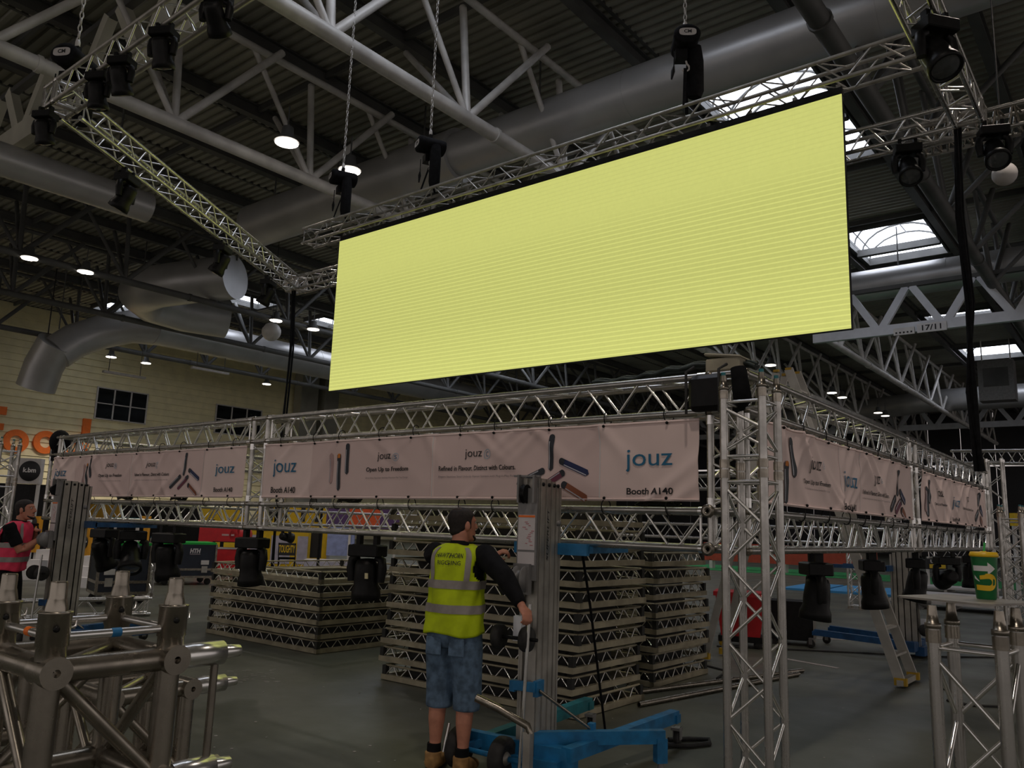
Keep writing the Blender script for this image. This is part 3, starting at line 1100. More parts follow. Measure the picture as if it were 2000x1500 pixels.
def tower(label, x0, y0, segs, s=0.24, spig=True, group=None, rz=0.0, tip=TEAL):
    """x0,y0: centre; segs: list of z"""
    t = thing('truss_tower', label, 'truss tower', (x0, y0, 0))
    h = s / 2
    RZ = Matrix.Rotation(rz, 3, 'Z')
    C = [RZ @ V((sx * h, sy * h, 0)) for sx, sy in ((-1, -1), (1, -1), (1, 1), (-1, 1))]
    O = V((x0, y0, 0))
    for za, zb in zip(segs[:-1], segs[1:]):
        for c in C:
            rodo('chord', O + c + V((0, 0, za)), O + c + V((0, 0, zb)), 0.025, ALU, t, 12)
            for zz_, dz in ((za, 1), (zb, -1)):
                rodo('coupler', O + c + V((0, 0, zz_ + dz * 0.005)), O + c + V((0, 0, zz_ + dz * 0.055)), 0.0295, ALUW, t, 12)
        for f in range(4):
            a, b = C[f], C[(f + 1) % 4]
            for zr in (za + 0.075, zb - 0.075):
                rodo('rung', O + a + V((0, 0, zr)), O + b + V((0, 0, zr)), 0.0095, ALUB, t, 8)
            n = max(2, round((zb - za - 0.2) / 0.25))
            if n % 2:
                n += 1
            st = (zb - za - 0.22) / n
            for k in range(n):
                p, q = (a, b) if (k + f) % 2 == 0 else (b, a)
                rodo('brace', O + p + V((0, 0, za + 0.11 + k * st)), O + q + V((0, 0, za + 0.11 + (k + 1) * st)), 0.010, ALUB, t, 8)
    for c in C:
        if spig:
            spigot(t, O + c + V((0, 0, segs[-1])), (0, 0, 1), tip=tip)
    b = MB()
    b.box(O + V((0, 0, 0.006)), (s + 0.12, s + 0.12, 0.012))
    b.obj('base_plate', PLATE, t, world=True)
    return t


tower('tall aluminium truss tower standing on the floor at the right front corner', -1.92, 4.72, [0.012, 2.0, 2.48])
tower('aluminium truss tower at the left edge behind the man in the pink vest', -12.72, 4.45, [0.012, 2.0, 2.5])
tower('aluminium truss tower behind the paper cup at the right edge', -1.80, 14.45, [0.012, 2.0])
tower('short truss tower lying open behind the flight cases at left', *atz(278, 1165, 0.0).xy, [0.012, 1.05])

# flown and goal-post trusses at right back
q = atd(1938, 890, 14.8)
truss('goal_post_truss', 'horizontal truss over the right edge behind the side banners', 'truss', atd(1868, 893, 16.5), atd(2060, 893, 14.2), s=0.24, pitch=0.5, single=False)
truss('goal_post_truss', 'upright truss at the right edge behind the side banners', 'truss', V((atd(1942, 892, 15.0).x, atd(1942, 892, 15.0).y, 0.0)), atd(1942, 897, 15.0), s=0.24, pitch=0.5, single=False, up=V((0, 1, 0)))

# header truss that carries the screen
YS = 9.3
ZS0, ZS1 = 3.95, 6.83
XS0, XS1 = -11.80, -2.584
truss('header_truss', 'dark aluminium header truss along the top of the bright screen', 'truss', (-12.85, YS + 0.05, 7.12), (-1.45, YS + 0.05, 7.12), s=0.30, rc=0.026, rb=0.011, pitch=0.72, m=ALUD, mb=ALU)

# ------------------------------------------------------------------ the screen
scr = thing('led_screen', 'huge blank yellow green LED screen hanging above the truss box', 'screen', ((XS0 + XS1) / 2, YS, ZS0))
pw = (XS1 - XS0) / 16
ph = (ZS1 - ZS0) / 5
b = MB()
b.box((0, 0, 0), (pw - 0.0015, 0.012, ph - 0.0015))
me = bpy.data.meshes.new('led_panel')
me.from_pydata([tuple(q) for q in b.v], [], b.f)
me.materials.append(LED)
b = MB()
b.box((0, 0.05, 0), (pw - 0.003, 0.085, ph - 0.003))
me2 = bpy.data.meshes.new('led_cabinet')
me2.from_pydata([tuple(q) for q in b.v], [], b.f)
me2.materials.append(BLACK)
rel = -V(scr.location)
for i in range(16):
    for j in range(5):
        c = V((XS0 + pw * (i + 0.5), YS, ZS0 + ph * (j + 0.5)))
        o = bpy.data.objects.new('led_panel', me)
        COL.objects.link(o)
        o.parent = scr
        o.location = c + rel
        o2 = bpy.data.objects.new('cabinet', me2)
        COL.objects.link(o2)
        o2.parent = o
boxo('hanging_bar', ((XS0 + XS1) / 2, YS + 0.05, ZS1 + 0.055), (XS1 - XS0, 0.09, 0.09), BLACK, scr)
for k in range(17):
    x = XS0 + pw * k
    boxo('hanging_plate', (min(max(x, XS0 + .05), XS1 - .05), YS + 0.05, ZS1 + 0.12), (0.05, 0.02, 0.08), ALUD, scr)

# flown ring of bigger truss
ZR = 6.36
A = V((-9.69, 3.44, ZR))
B = V((-13.62, 9.69, ZR))
Cc = V((-1.34, 9.79, ZR))
dAB = (B - A).normalized()
truss('flown_truss', 'white lit flown truss slanting down to the left edge of the screen', 'truss', A + dAB * 0.19, B - dAB * 0.19, s=0.26, rc=0.0255, rb=0.0105, pitch=0.46)
truss('flown_truss', 'flown truss running behind the screen from corner to corner', 'truss', B + V((0.15, 0, 0)), Cc - V((0.15, 0, 0)), s=0.26, rc=0.0255, rb=0.0105, pitch=0.46, single=False)
truss('flown_truss', 'flown truss with dark spotlights across the top left corner', 'truss', A + V((0.15, 0, 0)), V((-1.5, 3.44, ZR)), s=0.26, rc=0.0255, rb=0.0105, pitch=0.46, m=ALUD)
truss('flown_truss', 'flown truss lit yellow at the top right, beyond the screen', 'truss', Cc - V((0, 0.15, 0)), V((-1.34, 3.6, ZR)), s=0.26, rc=0.027, rb=0.0105, pitch=0.46)


for q_, lb in ((A, 'flown truss corner block at the top left'), (B, 'flown truss corner block just left of the screen'), (Cc, 'flown truss corner block at the top right beyond the screen')):
    cube_block(lb, q_, 0.13)


# ------------------------------------------------------------------ chain hoists
def chain(t, p, q, r=0.012):
    p, q = V(p), V(q)
    d = q - p
    L = d.length
    n = int(L / 0.09)
    b = MB()
    d.normalize()
    for k in range(n):
        c = p + d * (L * (k + 0.5) / n)
        a = V((1, 0, 0)) if k % 2 else V((0, 1, 0))
        pts = [c + a * (0.022 * math.cos(w)) + d * (0.055 * math.sin(w)) for w in [2 * PI * i / 6 for i in range(7)]]
        b.sweep(pts, 0.009, 4, caps=False)
    tag(b.obj('chain', STEELG, t, world=True), kind='stuff')


def hoist(label, x, y, z, zt, ztruss, yaw):
    t = thing('chain_hoist', label, 'chain hoist', (x, y, z), yaw)

    def L(p):
        return ROOTM[t.name] @ V(p)
    b = MB()
    prof = [(0.10, -0.27), (0.15, -0.25), (0.16, -0.2), (0.16, 0.12), (0.165, 0.13), (0.165, 0.2), (0.15, 0.22), (0.11, 0.235)]
    M = Matrix.Rotation(-PI / 2, 4, 'X') @ Matrix.Diagonal((1.05, 0.8, 1, 1)).to_4x4()
    M = Matrix.Rotation(PI / 2, 4, 'X') @ Matrix.Diagonal((1.1, 0.85, 1, 1)).to_4x4()
    b.lathe(prof, 20, M)
    b.obj('motor_body', BLACKM, t)
    b = MB()
    n = 24
    vs = []
    for k in range(n):
        a = 2 * PI * k / n
        vs.append(V((0.115 * math.copysign(abs(math.cos(a)) ** 0.6, math.cos(a)), -0.243, 0.055 * math.copysign(abs(math.sin(a)) ** 0.6, math.sin(a)))))
    b.add(vs, [tuple(reversed(range(n)))])
    b.obj('end_label', OFFW, t)
    tv, tf, th = fit_text('CM', 0.10, 0.05, bold=0.03)
    b = MB()
    b.add([V((v.x - 0.05, -0.246, v.y - 0.02)) for v in tv], tf)
    b.obj('label_lettering', INKK, t)
    b = MB()
    b.sweep([(0.12, 0.06, -0.05), (0.14, 0.06, -0.25), (0.14, 0.06, -0.7), (0.13, 0.06, -0.80)], [0.11, 0.12, 0.12, 0.09], 14, flat=0.8)
    b.obj('chain_bag', BLACKM, t)
    b = MB()
    b.box((-0.06, 0, -0.22), (0.16, 0.16, 0.14))
    b.obj('gear_housing', BLACK, t)
    boxo('top_lug', (0, 0, 0.17), (0.08, 0.06, 0.08), BLACK, t, world=False)
    b = MB()
    b.lathe([(0.02, -0.08), (0.03, -0.07), (0.03, 0.02), (0.015, 0.05)], 10, Matrix.Translation((0, 0, 0.26)))
    b.sweep([(0.0, 0, -0.25), (0.02, 0, -0.33), (0.05, 0, -0.37), (0.05, 0, -0.42), (0, 0, -0.45), (-0.04, 0, -0.42)], 0.014, 8)
    b.obj('hook', STEELG, t)
    zr = ztruss - z
    for sx in (-1, 1):
        b = MB()
        b.bar((0, 0, -0.40), (sx * 0.035, 0.12 * sx, zr), 0.045, 0.02, up=(0, 1, 0))
        b.obj('sling', BLACKM, t)
    b = MB()
    b.sweep([(-0.16, -0.1, -0.2), (-0.17, -0.1, -0.45)], 0.008, 6)
    b.sweep([(-0.17, -0.1, -0.43), (-0.18, -0.1, -0.5), (-0.2, -0.1, -0.62)], [0.012, 0.028, 0.012], 8)
    b.obj('control_plug', BLACK, t)
    chain(t, L((0, 0, 0.24)), V((L((0, 0, 0)).x, L((0, 0, 0)).y, zt)))
    return t


hoist('black chain hoist over the right half of the screen', -4.62, YS, 8.28, 14.2, 7.27, math.radians(35))
hoist('black chain hoist over the left half of the screen, in front of the duct', -9.51, YS, 8.12, 14.2, 7.27, math.radians(-25))
hoist('black chain hoist above the left end of the screen beside the lit lamp', -11.86, YS, 8.12, 14.2, 7.27, math.radians(-25))
hoist('black chain hoist at the top left corner over the flown truss', *(lambda q: (q.x, q.y))(atd(150, 100, 10.0)), 7.08, 14.2, 6.50, math.radians(30))


# ------------------------------------------------------------------ moving heads
def moving_head(label, p, yaw=0.0, tilt=0.3, k=1.0, group=None, sticker=False):
    """p is the chord the light hangs from"""
    t = thing('moving_head_light', label, 'stage light', p, yaw, group)
    for sx in (-1, 1):
        boxo('clamp', (sx * 0.09 * k, 0, -0.035 * k), (0.04 * k, 0.07 * k, 0.10 * k), BLACK, t, world=False)
    b = MB()
    b.box((0, 0, -0.135 * k), (0.31 * k, 0.22 * k, 0.11 * k))
    b.box((0, 0, -0.085 * k), (0.26 * k, 0.18 * k, 0.02 * k))
    o = b.obj('base', BLACK, t)
    bv = o.modifiers.new('b', 'BEVEL')
    bv.width = 0.02 * k
    for sx in (-1, 1):
        b = MB()
        pts = [(sx * 0.10 * k, 0, -0.19 * k), (sx * 0.155 * k, 0, -0.22 * k), (sx * 0.16 * k, 0, -0.30 * k), (sx * 0.15 * k, 0, -0.42 * k)]
        b.sweep(pts, [0.04 * k, 0.042 * k, 0.048 * k, 0.04 * k], 10)
        b.obj('yoke_arm', BLACK, t)
    M = Matrix.Translation((0, 0, -0.38 * k)) @ Matrix.Rotation(tilt, 4, 'X')
    b = MB()
    b.lathe([(0.05 * k, 0.17 * k), (0.085 * k, 0.165 * k), (0.105 * k, 0.12 * k), (0.115 * k, 0.0), (0.115 * k, -0.08 * k), (0.135 * k, -0.13 * k), (0.14 * k, -0.20 * k), (0.125 * k, -0.205 * k), (0.118 * k, -0.18 * k)], 20, M)
    b.obj('head', BLACK, t)
    b = MB()
    b.lathe([(0.12 * k, -0.185 * k), (0.09 * k, -0.20 * k), (0.03 * k, -0.21 * k)], 18, M)
    b.obj('lens', LENS, t)
    b = MB()
    b.box(M @ V((0.06 * k, -0.105 * k, 0.03 * k)), (0.03 * k, 0.012 * k, 0.05 * k), M.to_3x3())
    if sticker:
        b.obj('pale_sticker', CREAM, t)
    return t


ZH = ZL - 0.15
for px, kk, tl, yw, lb in ((193, 1.0, 0.5, 0.2, 'black stage light under the left front truss, first right of the left lift'), (247, 1.0, -0.6, 1.2, 'black stage light under the left front truss, over the left flight case'),
                           (318, 1.02, 0.25, 0.4, 'black stage light under the left front truss, over the right flight case'), (482, 0.95, 0.15, 0.3, 'black stage light under the front truss at its middle upright'),
                           (708, 0.95, 0.1, 0.35, 'black stage light with pale sticker, left of the man in the yellow vest')):
    q = aty(px, 1055, YF - 0.12)
    moving_head(lb, (q.x, YF - 0.05, ZH), yw, tl, kk, 'stage lights under the truss box', px == 708)
for px, kk, tl, yw, lb in ((1600, 0.86, 0.12, 2.2, 'black stage light under the side truss, nearest the standing tower'), (1708, 0.86, -0.1, 2.0, 'black stage light under the side truss, second from the standing tower'),
                           (1793, 0.9, 0.2, 1.8, 'black stage light under the side truss, third, beside the grey lift mast'), (1853, 0.85, 1.35, 0.6, 'black stage light with pale emblem under the side truss, fourth from the tower'),
                           (1898, 0.85, 0.0, 1.8, 'black stage light under the side truss, last one left of the cup')):
    q = atx(px, 1080, XR + 0.05)
    moving_head(lb, (XR + 0.02, q.y, ZH), yw, tl, kk, 'stage lights under the truss box')
for px, lb in ((420, 'round black stage light on the rear truss in front of the red stand'), (567, 'round black stage light on the rear truss in front of the white counter'), (265, 'round black stage light on the rear truss above the left flight case')):
    q = aty(px, 1030, YB)
    moving_head(lb, (q.x, YB - 0.12, ZH + 0.01), 0.0, 1.4, 1.0, 'stage lights under the truss box')
# on the flown ring
for px, py, yw, tl, lb in ((425, 15, 0.6, 0.9, 'spotlight at the top edge on the near flown truss, farthest from the corner'), (325, 45, 0.5, 0.4, 'spotlight on the near flown truss, second from the top edge'),
                           (240, 125, 0.5, 0.5, 'spotlight on the near flown truss, third from the top edge with yellow rim'), (195, 160, 0.5, 0.3, 'spotlight on the near flown truss, closest to the chain hoist at the top left corner')):
    q = aty(px, py, 3.32)
    moving_head(lb, (q.x, 3.31, ZR - 0.14), yw, tl, 0.76, 'spotlights on the flown trusses')
moving_head('spotlight hanging at the left corner where two flown trusses meet', (A.x - 0.05, A.y - 0.12, ZR - 0.145), 0.5, 0.4, 0.76, 'spotlights on the flown trusses')
for f, lb in ((0.22, 'spotlight under the slanting flown truss, highest of its three'), (0.60, 'spotlight under the slanting flown truss, middle of its three'), (0.86, 'spotlight under the slanting flown truss, nearest the screen corner')):
    q = A.lerp(B, f)
    moving_head(lb, (q.x - 0.10, q.y - 0.08, ZR - 0.145), -1.01, -0.5, 0.98, 'spotlights on the flown trusses')
q = atz(1848, 105, ZR - 0.55)
moving_head('large black spotlight with yellow lit rim on the top right flown truss', (-1.22, q.y, ZR - 0.14), 0.9, -0.5, 1.05, 'spotlights on the flown trusses')
for x, y, lb in ((-1.12, 9.75, 'spotlight under the right flown corner, inner of the pair'), (-0.72, 10.02, 'spotlight under the right flown corner, outer of the pair'), (-1.98, 9.68, 'spotlight under the rear flown truss left of the right corner')):
    moving_head(lb, (x, y, ZR - 0.145), 0.4, -0.6, 0.93, 'spotlights on the flown trusses')

# short ribbed truss piece at the right flown corner
truss('flown_truss', 'short bright close-braced truss stub at the right flown corner', 'truss', Cc + V((-0.60, 0.34, 0.0)), Cc + V((1.4, 0.34, 0.0)), s=0.26, rc=0.0255, rb=0.013, pitch=0.16, mb=ALUW)
# pale round spheres hanging from the roof (loudspeakers)
for p, r, lb in ((atd(1962, 340, 11.5), 0.165, 'pale round ball loudspeaker hanging at the right edge'), (atd(530, 648, 36), 0.42, 'grey round ball loudspeaker left of the screen under the roof')):
    t = thing('ball_speaker', lb, 'loudspeaker', p)
    b = MB()
    b.ellip(p, (r, r, r), 20, 12)
    b.obj('shell', OFFW if r < 0.3 else STEELG, t, world=True)
    b = MB()
    b.lathe([(r * 0.25, 0), (r * 0.22, 0.03), (0.01, 0.035)], 14, Matrix.Translation(p + V((-r * 0.3, -r * 0.75, r * 0.5))) @ V((-0.3, -0.75, 0.5)).to_track_quat('Z', 'Y').to_matrix().to_4x4())
    b.obj('port', BLACK, t, world=True)
    rodo('drop_cable', p + V((0, 0, r)), V((p.x, p.y, ZD - 0.02)), 0.012, BLACK, t)


# ================================================================== STACKED FRAMES
def frame(label, x0, y0, x1, y1, z, group, seed, last=False):
    """flat rectangular ring of ladder truss, fat chord below and thin chord on top"""
    rnd = random.Random(seed)
    dx, dy = rnd.uniform(-0.035, 0.035), rnd.uniform(-0.035, 0.035)
    x0 += dx
    x1 += dx
    y0 += dy
    y1 += dy
    t = thing('stacked_truss', label, 'truss grid', ((x0 + x1) / 2, (y0 + y1) / 2, z), 0, group)
    w = 0.20
    zc, zt = z + 0.032, z + 0.146
    ring = [V((x0, y0, 0)), V((x1, y0, 0)), V((x1, y1, 0)), V((x0, y1, 0))]
    inn = [V((x0 + w, y0 + w, 0)), V((x1 - w, y0 + w, 0)), V((x1 - w, y1 - w, 0)), V((x0 + w, y1 - w, 0))]
    top = [V((x0 + 0.012, y0 + 0.012, 0)), V((x1 - 0.012, y0 + 0.012, 0)), V((x1 - 0.012, y1 - 0.012, 0)), V((x0 + 0.012, y1 - 0.012, 0))]
    br = MB()
    for k in range(4):
        k2 = (k + 1) % 4
        a, b = ring[k] + V((0, 0, zc)), ring[k2] + V((0, 0, zc))
        d = (b - a).normalized()
        boxo('outer_chord', (a + b) / 2, ((b - a).length + 0.05 if abs(d.x) > 0.5 else 0.05, (b - a).length + 0.05 if abs(d.y) > 0.5 else 0.05, 0.052), WOODY, t)
        ia, ib = inn[k], inn[k2]
        if last:
            rodo('inner_chord_or_shade', ia + V((0, 0, zc)), ib + V((0, 0, zc)), 0.026, WOODY, t, 8)
            for i in range(5):
                br.rod(a.lerp(b, (i + 0.5) / 5), (ia + V((0, 0, zc))).lerp(ib + V((0, 0, zc)), (i + 0.9) / 5), 0.009, 5)
        else:
          boxo('inner_chord_or_shade', (ia + ib) / 2 + V((0, 0, z + 0.075)), ((ib - ia).length if abs(d.x) > 0.5 else 0.04, (ib - ia).length if abs(d.y) > 0.5 else 0.04, 0.14), STACKD, t)  # near-black board stands in for the deep shade inside the stack
        c, e = top[k] + V((0, 0, zt)), top[k2] + V((0, 0, zt))
        rodo('top_chord', c, e, 0.012, WOODY, t, 6)
        n = round((b - a).length / 0.21)
        for i in range(n):
            f0, f1, f2 = i / n, (i + 0.5) / n, (i + 1) / n
            br.rod(a.lerp(b, f0), c.lerp(e, f1), 0.0065, 5)
            br.rod(c.lerp(e, f1), a.lerp(b, f2), 0.0065, 5)
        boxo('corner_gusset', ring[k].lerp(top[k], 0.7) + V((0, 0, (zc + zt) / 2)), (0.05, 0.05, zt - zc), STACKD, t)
    tag(br.obj('bracing', ALUB, t, world=True), kind='stuff')
    return t


STACKD = mat('inner_shade_gusset_dark', (0.02, 0.02, 0.018), 0.7, noise=0.2, nscale=4)  # painted shade of the stack interior, also the dark gusset plates
ordn = ['lowest', 'second', 'third', 'fourth', 'fifth', 'sixth', 'seventh', 'eighth', 'ninth', 'tenth']
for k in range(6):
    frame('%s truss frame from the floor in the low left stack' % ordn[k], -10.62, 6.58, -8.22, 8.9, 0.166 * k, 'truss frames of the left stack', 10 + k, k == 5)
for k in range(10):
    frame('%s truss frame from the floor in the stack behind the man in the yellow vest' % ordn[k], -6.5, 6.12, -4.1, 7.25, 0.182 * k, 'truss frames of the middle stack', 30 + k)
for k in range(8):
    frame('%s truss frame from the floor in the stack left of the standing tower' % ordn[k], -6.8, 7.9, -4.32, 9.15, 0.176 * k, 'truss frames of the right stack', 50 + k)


# ================================================================== LIFTS
def lift(label, mx, my, rz=0.0, blue=BLUE, blue2=BLUE, ztop=1.95, zf=1.47, full=True, forkl=0.75, legs=0.0):
    """material lift; mast centre at mx,my; forks point to local +y"""
    t = thing('material_lift', label, 'material lift', (mx, my, 0), rz)
    # nested mast columns, front one carries the winch
    cols = [(-0.155, 0.079, ztop), (-0.073, 0.079, ztop + 0.0), (0.009, 0.073, ztop - 0.012), (0.085, 0.056, ztop - 0.03), (0.144, 0.034, ztop - 0.05)]
    for i, (y, w, zt) in enumerate(cols):
        b = MB()
        # C profile: web plus two lipped flanges
        b.box((0, y + w / 2 - 0.006, (zt + 0.12) / 2), (0.10, 0.010, zt - 0.12))
        for sx in (-1, 1):
            b.box((sx * 0.060, y + w / 2, (zt + 0.12) / 2), (0.012, w + 0.004, zt - 0.12))
            b.box((sx * 0.052, y + 0.006, (zt + 0.12) / 2), (0.028, 0.012, zt - 0.12))
            b.box((sx * 0.0675, y + w * 0.5, (zt + 0.12) / 2), (0.003, w * 0.55, zt - 0.14))
        b.obj('mast_section', ALUD, t)
    for y in (-0.12, -0.03, 0.05, 0.11):
        b = MB()
        b.lathe([(0.014, 0), (0.014, 0.012), (0.006, 0.016)], 10, Matrix.Translation((0.066, y, ztop - 0.04)) @ Matrix.Rotation(PI / 2, 4, 'Y'))
        b.obj('bolt', BLACK, t)
    for y in (0.12,):
        b = MB()
        b.lathe([(0.022, 0), (0.022, 0.02), (0.008, 0.028)], 12, Matrix.Translation((0.066, y, ztop - 0.30)) @ Matrix.Rotation(PI / 2, 4, 'Y'))
        b.obj('roller', STEELM, t)
    # front plate with label, pulley head
    b = MB()
    b.box((-0.015, -0.172, ztop - 0.38), (0.15, 0.02, 0.62))
    b.obj('front_plate', STEELM, t)
    b = MB()
    b.box((-0.075, -0.17, ztop - 0.075), (0.014, 0.10, 0.19)).box((0.045, -0.17, ztop - 0.075), (0.014, 0.10, 0.19))
    b.box((-0.02, -0.19, ztop + 0.012), (0.20, 0.02, 0.012))
    b.obj('pulley_bracket', STEELM, t)
    M = Matrix.Translation((-0.03, -0.19, ztop - 0.11)) @ Matrix.Rotation(PI / 2, 4, 'Y')
    b = MB()
    b.lathe([(0.062, -0.016), (0.066, -0.014), (0.05, 0), (0.066, 0.014), (0.062, 0.016)], 18, M)
    b.obj('pulley', BLACK, t)
    boxo('warning_label', (-0.015, -0.185, ztop - 0.37), (0.128, 0.006, 0.235), PAPER, t, world=False)
    boxo('orange_strip', (-0.015, -0.1885, ztop - 0.262), (0.128, 0.004, 0.014), ORANGE, t, world=False)
    boxo('lower_label', (-0.015, -0.185, ztop - 0.545), (0.128, 0.006, 0.085), PAPER, t, world=False)
    if full:
        tx = MB()
        rr = random.Random(3)
        for k in range(14):
            tx.box((rr.uniform(-0.034, 0.034), -0.189, ztop - 0.30 - 0.012 * k), (rr.uniform(0.015, 0.03), 0.002, 0.004))
        tag(tx.obj('label_print', mat('label_red_print', (0.5, 0.12, 0.14), 0.7, noise=0.05), t), kind='stuff')
    vs, fs, hh = fit_text('SUPERLIFT', 0.36, 0.026, bold=0.01, shear=0.2)
    b = MB()
    b.add([V((0.0712, -0.02 - v.y, ztop - 0.56 + v.x)) for v in vs], fs)
    b.obj('mast_lettering', INKK, t)
    # winch
    zw = ztop - 0.68
    Mx = Matrix.Rotation(PI / 2, 4, 'Y')
    for x, r, w in ((-0.02, 0.085, 0.035), (-0.11, 0.06, 0.03)):
        b = MB()
        b.lathe([(0.01, -w), (r, -w), (r, -w + 0.008), (r * 0.7, -w + 0.012), (r * 0.7, w - 0.012), (r, w - 0.008), (r, w), (0.01, w)], 24, Matrix.Translation((x, -0.24, zw)) @ Mx)
        b.obj('winch_drum', STEELM, t)
    b = MB()
    b.box((-0.03, -0.20, zw), (0.12, 0.05, 0.20))
    b.obj('winch_housing', STEELM, t)
    b = MB()
    b.sweep([(-0.14, -0.24, zw), (-0.19, -0.24, zw), (-0.20, -0.26, zw + 0.10), (-0.21, -0.27, zw + 0.16)], 0.010, 8)
    b.sweep([(-0.21, -0.27, zw + 0.16), (-0.30, -0.28, zw + 0.165)], 0.017, 10)
    b.obj('winch_handle', BLACK, t)
    # loading wheels on the mast
    for x in (-0.16, 0.05):
        b = MB()
        b.lathe([(0.012, -0.028), (0.075, -0.028), (0.082, -0.015), (0.082, 0.015), (0.075, 0.028), (0.012, 0.028)], 20, Matrix.Translation((x, -0.26, ztop - 1.06)) @ Mx)
        b.obj('loading_wheel', RUBBER, t)
    rodo('wheel_axle', (-0.18, -0.26, ztop - 1.06), (0.13, -0.26, ztop - 1.06), 0.012, BLACK, t, world=False)
    b = MB()
    b.box((-0.03, -0.22, ztop - 1.0), (0.06, 0.06, 0.16))
    b.obj('wheel_bracket', STEELL, t)
    # forks
    for sx in (-1, 1):
        b = MB()
        b.bar((sx * 0.26, 0.17, zf), (sx * 0.26, 0.17 + forkl, zf), 0.06, 0.05)
        b.obj('fork', blue2, t)
    b = MB()
    b.bar((-0.29, 0.16, zf), (0.29, 0.16, zf), 0.05, 0.08)
    b.box((0, 0.15, zf + 0.0), (0.12, 0.04, 0.3))
    b.obj('fork_carriage', blue2, t)
    # base
    b = MB()
    b.box((0, -0.10, 0.16), (0.68, 0.10, 0.12)).box((0, 0.08, 0.14), (0.30, 0.36, 0.10)).box((0.10, -0.16, 0.09), (0.34, 0.12, 0.12))
    b.obj('base_frame', blue, t)
    for sx in (-1, 1):
        b = MB()
        lx = sx * 0.36 + legs
        b.bar((sx * 0.30, -0.15, 0.19), (lx, 1.18, 0.235), 0.075, 0.085)
        b.box((lx, 1.16, 0.22), (0.075, 0.09, 0.06))
        b.obj('leg', blue if sx > 0 or blue is not BLUE else TEAL, t)
        M = Matrix.Translation((lx, 1.24, 0.062)) @ Mx
        b = MB()
        b.lathe([(0.01, -0.018), (0.05, -0.018), (0.06, -0.01), (0.06, 0.01), (0.05, 0.018), (0.01, 0.018)], 16, M)
        b.obj('caster', RUBBER, t)
        b = MB()
        b.box((lx, 1.22, 0.135), (0.07, 0.08, 0.02)).box((lx - 0.026, 1.235, 0.10), (0.008, 0.05, 0.09)).box((lx + 0.026, 1.235, 0.10), (0.008, 0.05, 0.09))
        b.obj('caster_fork', STEELM, t)
    if full:
        # swung out stabiliser leg with its drop foot
        b = MB()
        b.bar((0.03, -0.14, 0.25), (0.74, 0.46, 0.25), 0.06, 0.085)
        b.bar((0.72, 0.443, 0.24), (0.72, 0.443, 0.085), 0.07, 0.075, up=(1, 1, 0))
        b.obj('stabiliser_leg', blue, t)
        b = MB()
        b.lathe([(0.035, 0.0), (0.032, 0.015), (0.02, 0.03), (0.02, 0.09)], 12, Matrix.Translation((0.72, 0.443, 0.0)))
        b.obj('stabiliser_foot', STEELM, t)
        b = MB()
        b.box((0, -0.185, 0.58), (0.18, 0.03, 0.06)).box((0.085, -0.14, 0.57), (0.03, 0.1, 0.10)).box((-0.09, -0.16, 0.57), (0.04, 0.06, 0.07))
        b.obj('collar', blue2, t)
        rodo('brace_rod', (0.10, -0.16, 0.56), (0.33, 0.17, 0.29), 0.011, ALUW, t, world=False)
        b = MB()
        b.box((0.33, 0.18, 0.30), (0.04, 0.05, 0.06))
        b.obj('brace_lug', blue2, t)
        rodo('stand_rod', (0.09, -0.30, 1.12), (0.055, -0.32, 0.10), 0.012, ALUB, t, world=False)
        b = MB()
        b.sweep([(-0.21, -0.44, 0.52), (-0.06, -0.41, 0.47), (0.14, -0.38, 0.385), (0.155, -0.375, 0.34)], [0.026, 0.026, 0.024, 0.02], 12)
        b.obj('push_handle', ALUW, t)
        b = MB()
        b.box((0.14, -0.37, 0.22), (0.05, 0.05, 0.26)).box((0.12, -0.40, 0.06), (0.05, 0.06, 0.09))
        b.obj('handle_post', ALUD, t)
        rodo('handle_stay', (-0.50, -0.30, 0.30), (-0.52, -0.33, 0.12), 0.010, ALUB, t, world=False)
        for x, y in ((-0.10, -0.27), (-0.47, -0.21)):
            M = Matrix.Translation((x, y, 0.135)) @ Mx
            b = MB()
            b.lathe([(0.045, -0.03), (0.075, -0.045), (0.115, -0.048), (0.132, -0.03), (0.135, 0), (0.132, 0.03), (0.115, 0.048), (0.075, 0.045), (0.045, 0.03)], 24, M)
            b.obj('transport_tyre', RUBBER, t)
            b = MB()
            b.lathe([(0.015, -0.05), (0.03, -0.05), (0.05, -0.02), (0.05, 0.02), (0.03, 0.05), (0.015, 0.05)], 16, M)
            b.obj('wheel_hub', ALUD, t)
        rodo('transport_axle', (-0.52, -0.21, 0.135), (0.10, -0.29, 0.135), 0.018, blue, t, world=False)
        b = MB()
        b.bar((-0.55, -0.12, 0.17), (0.05, -0.16, 0.17), 0.06, 0.13).bar((-0.44, -0.24, 0.135), (-0.25, -0.08, 0.20), 0.04, 0.05)
        b.obj('rear_beam', blue, t)
    return t


MX, MY = -3.355, 4.655
lift('grey mast material lift on a blue base, worked by the man in the yellow vest', MX - 0.07, MY - 0.02, math.radians(9), legs=0.22)
q = atd(133, 1050, 9.5)
LX, LY = q.x, q.y
lift('grey mast material lift at the left, worked by the man in the pink vest', LX, LY, 0.0, BLUED, BLUED, 1.97, 1.47, True)
lift('material lift with dark blue legs inside the box on the right, behind the step ladder', -2.95, 12.75, PI / 2, BLUED, BLUED, 1.45, 1.2, False)

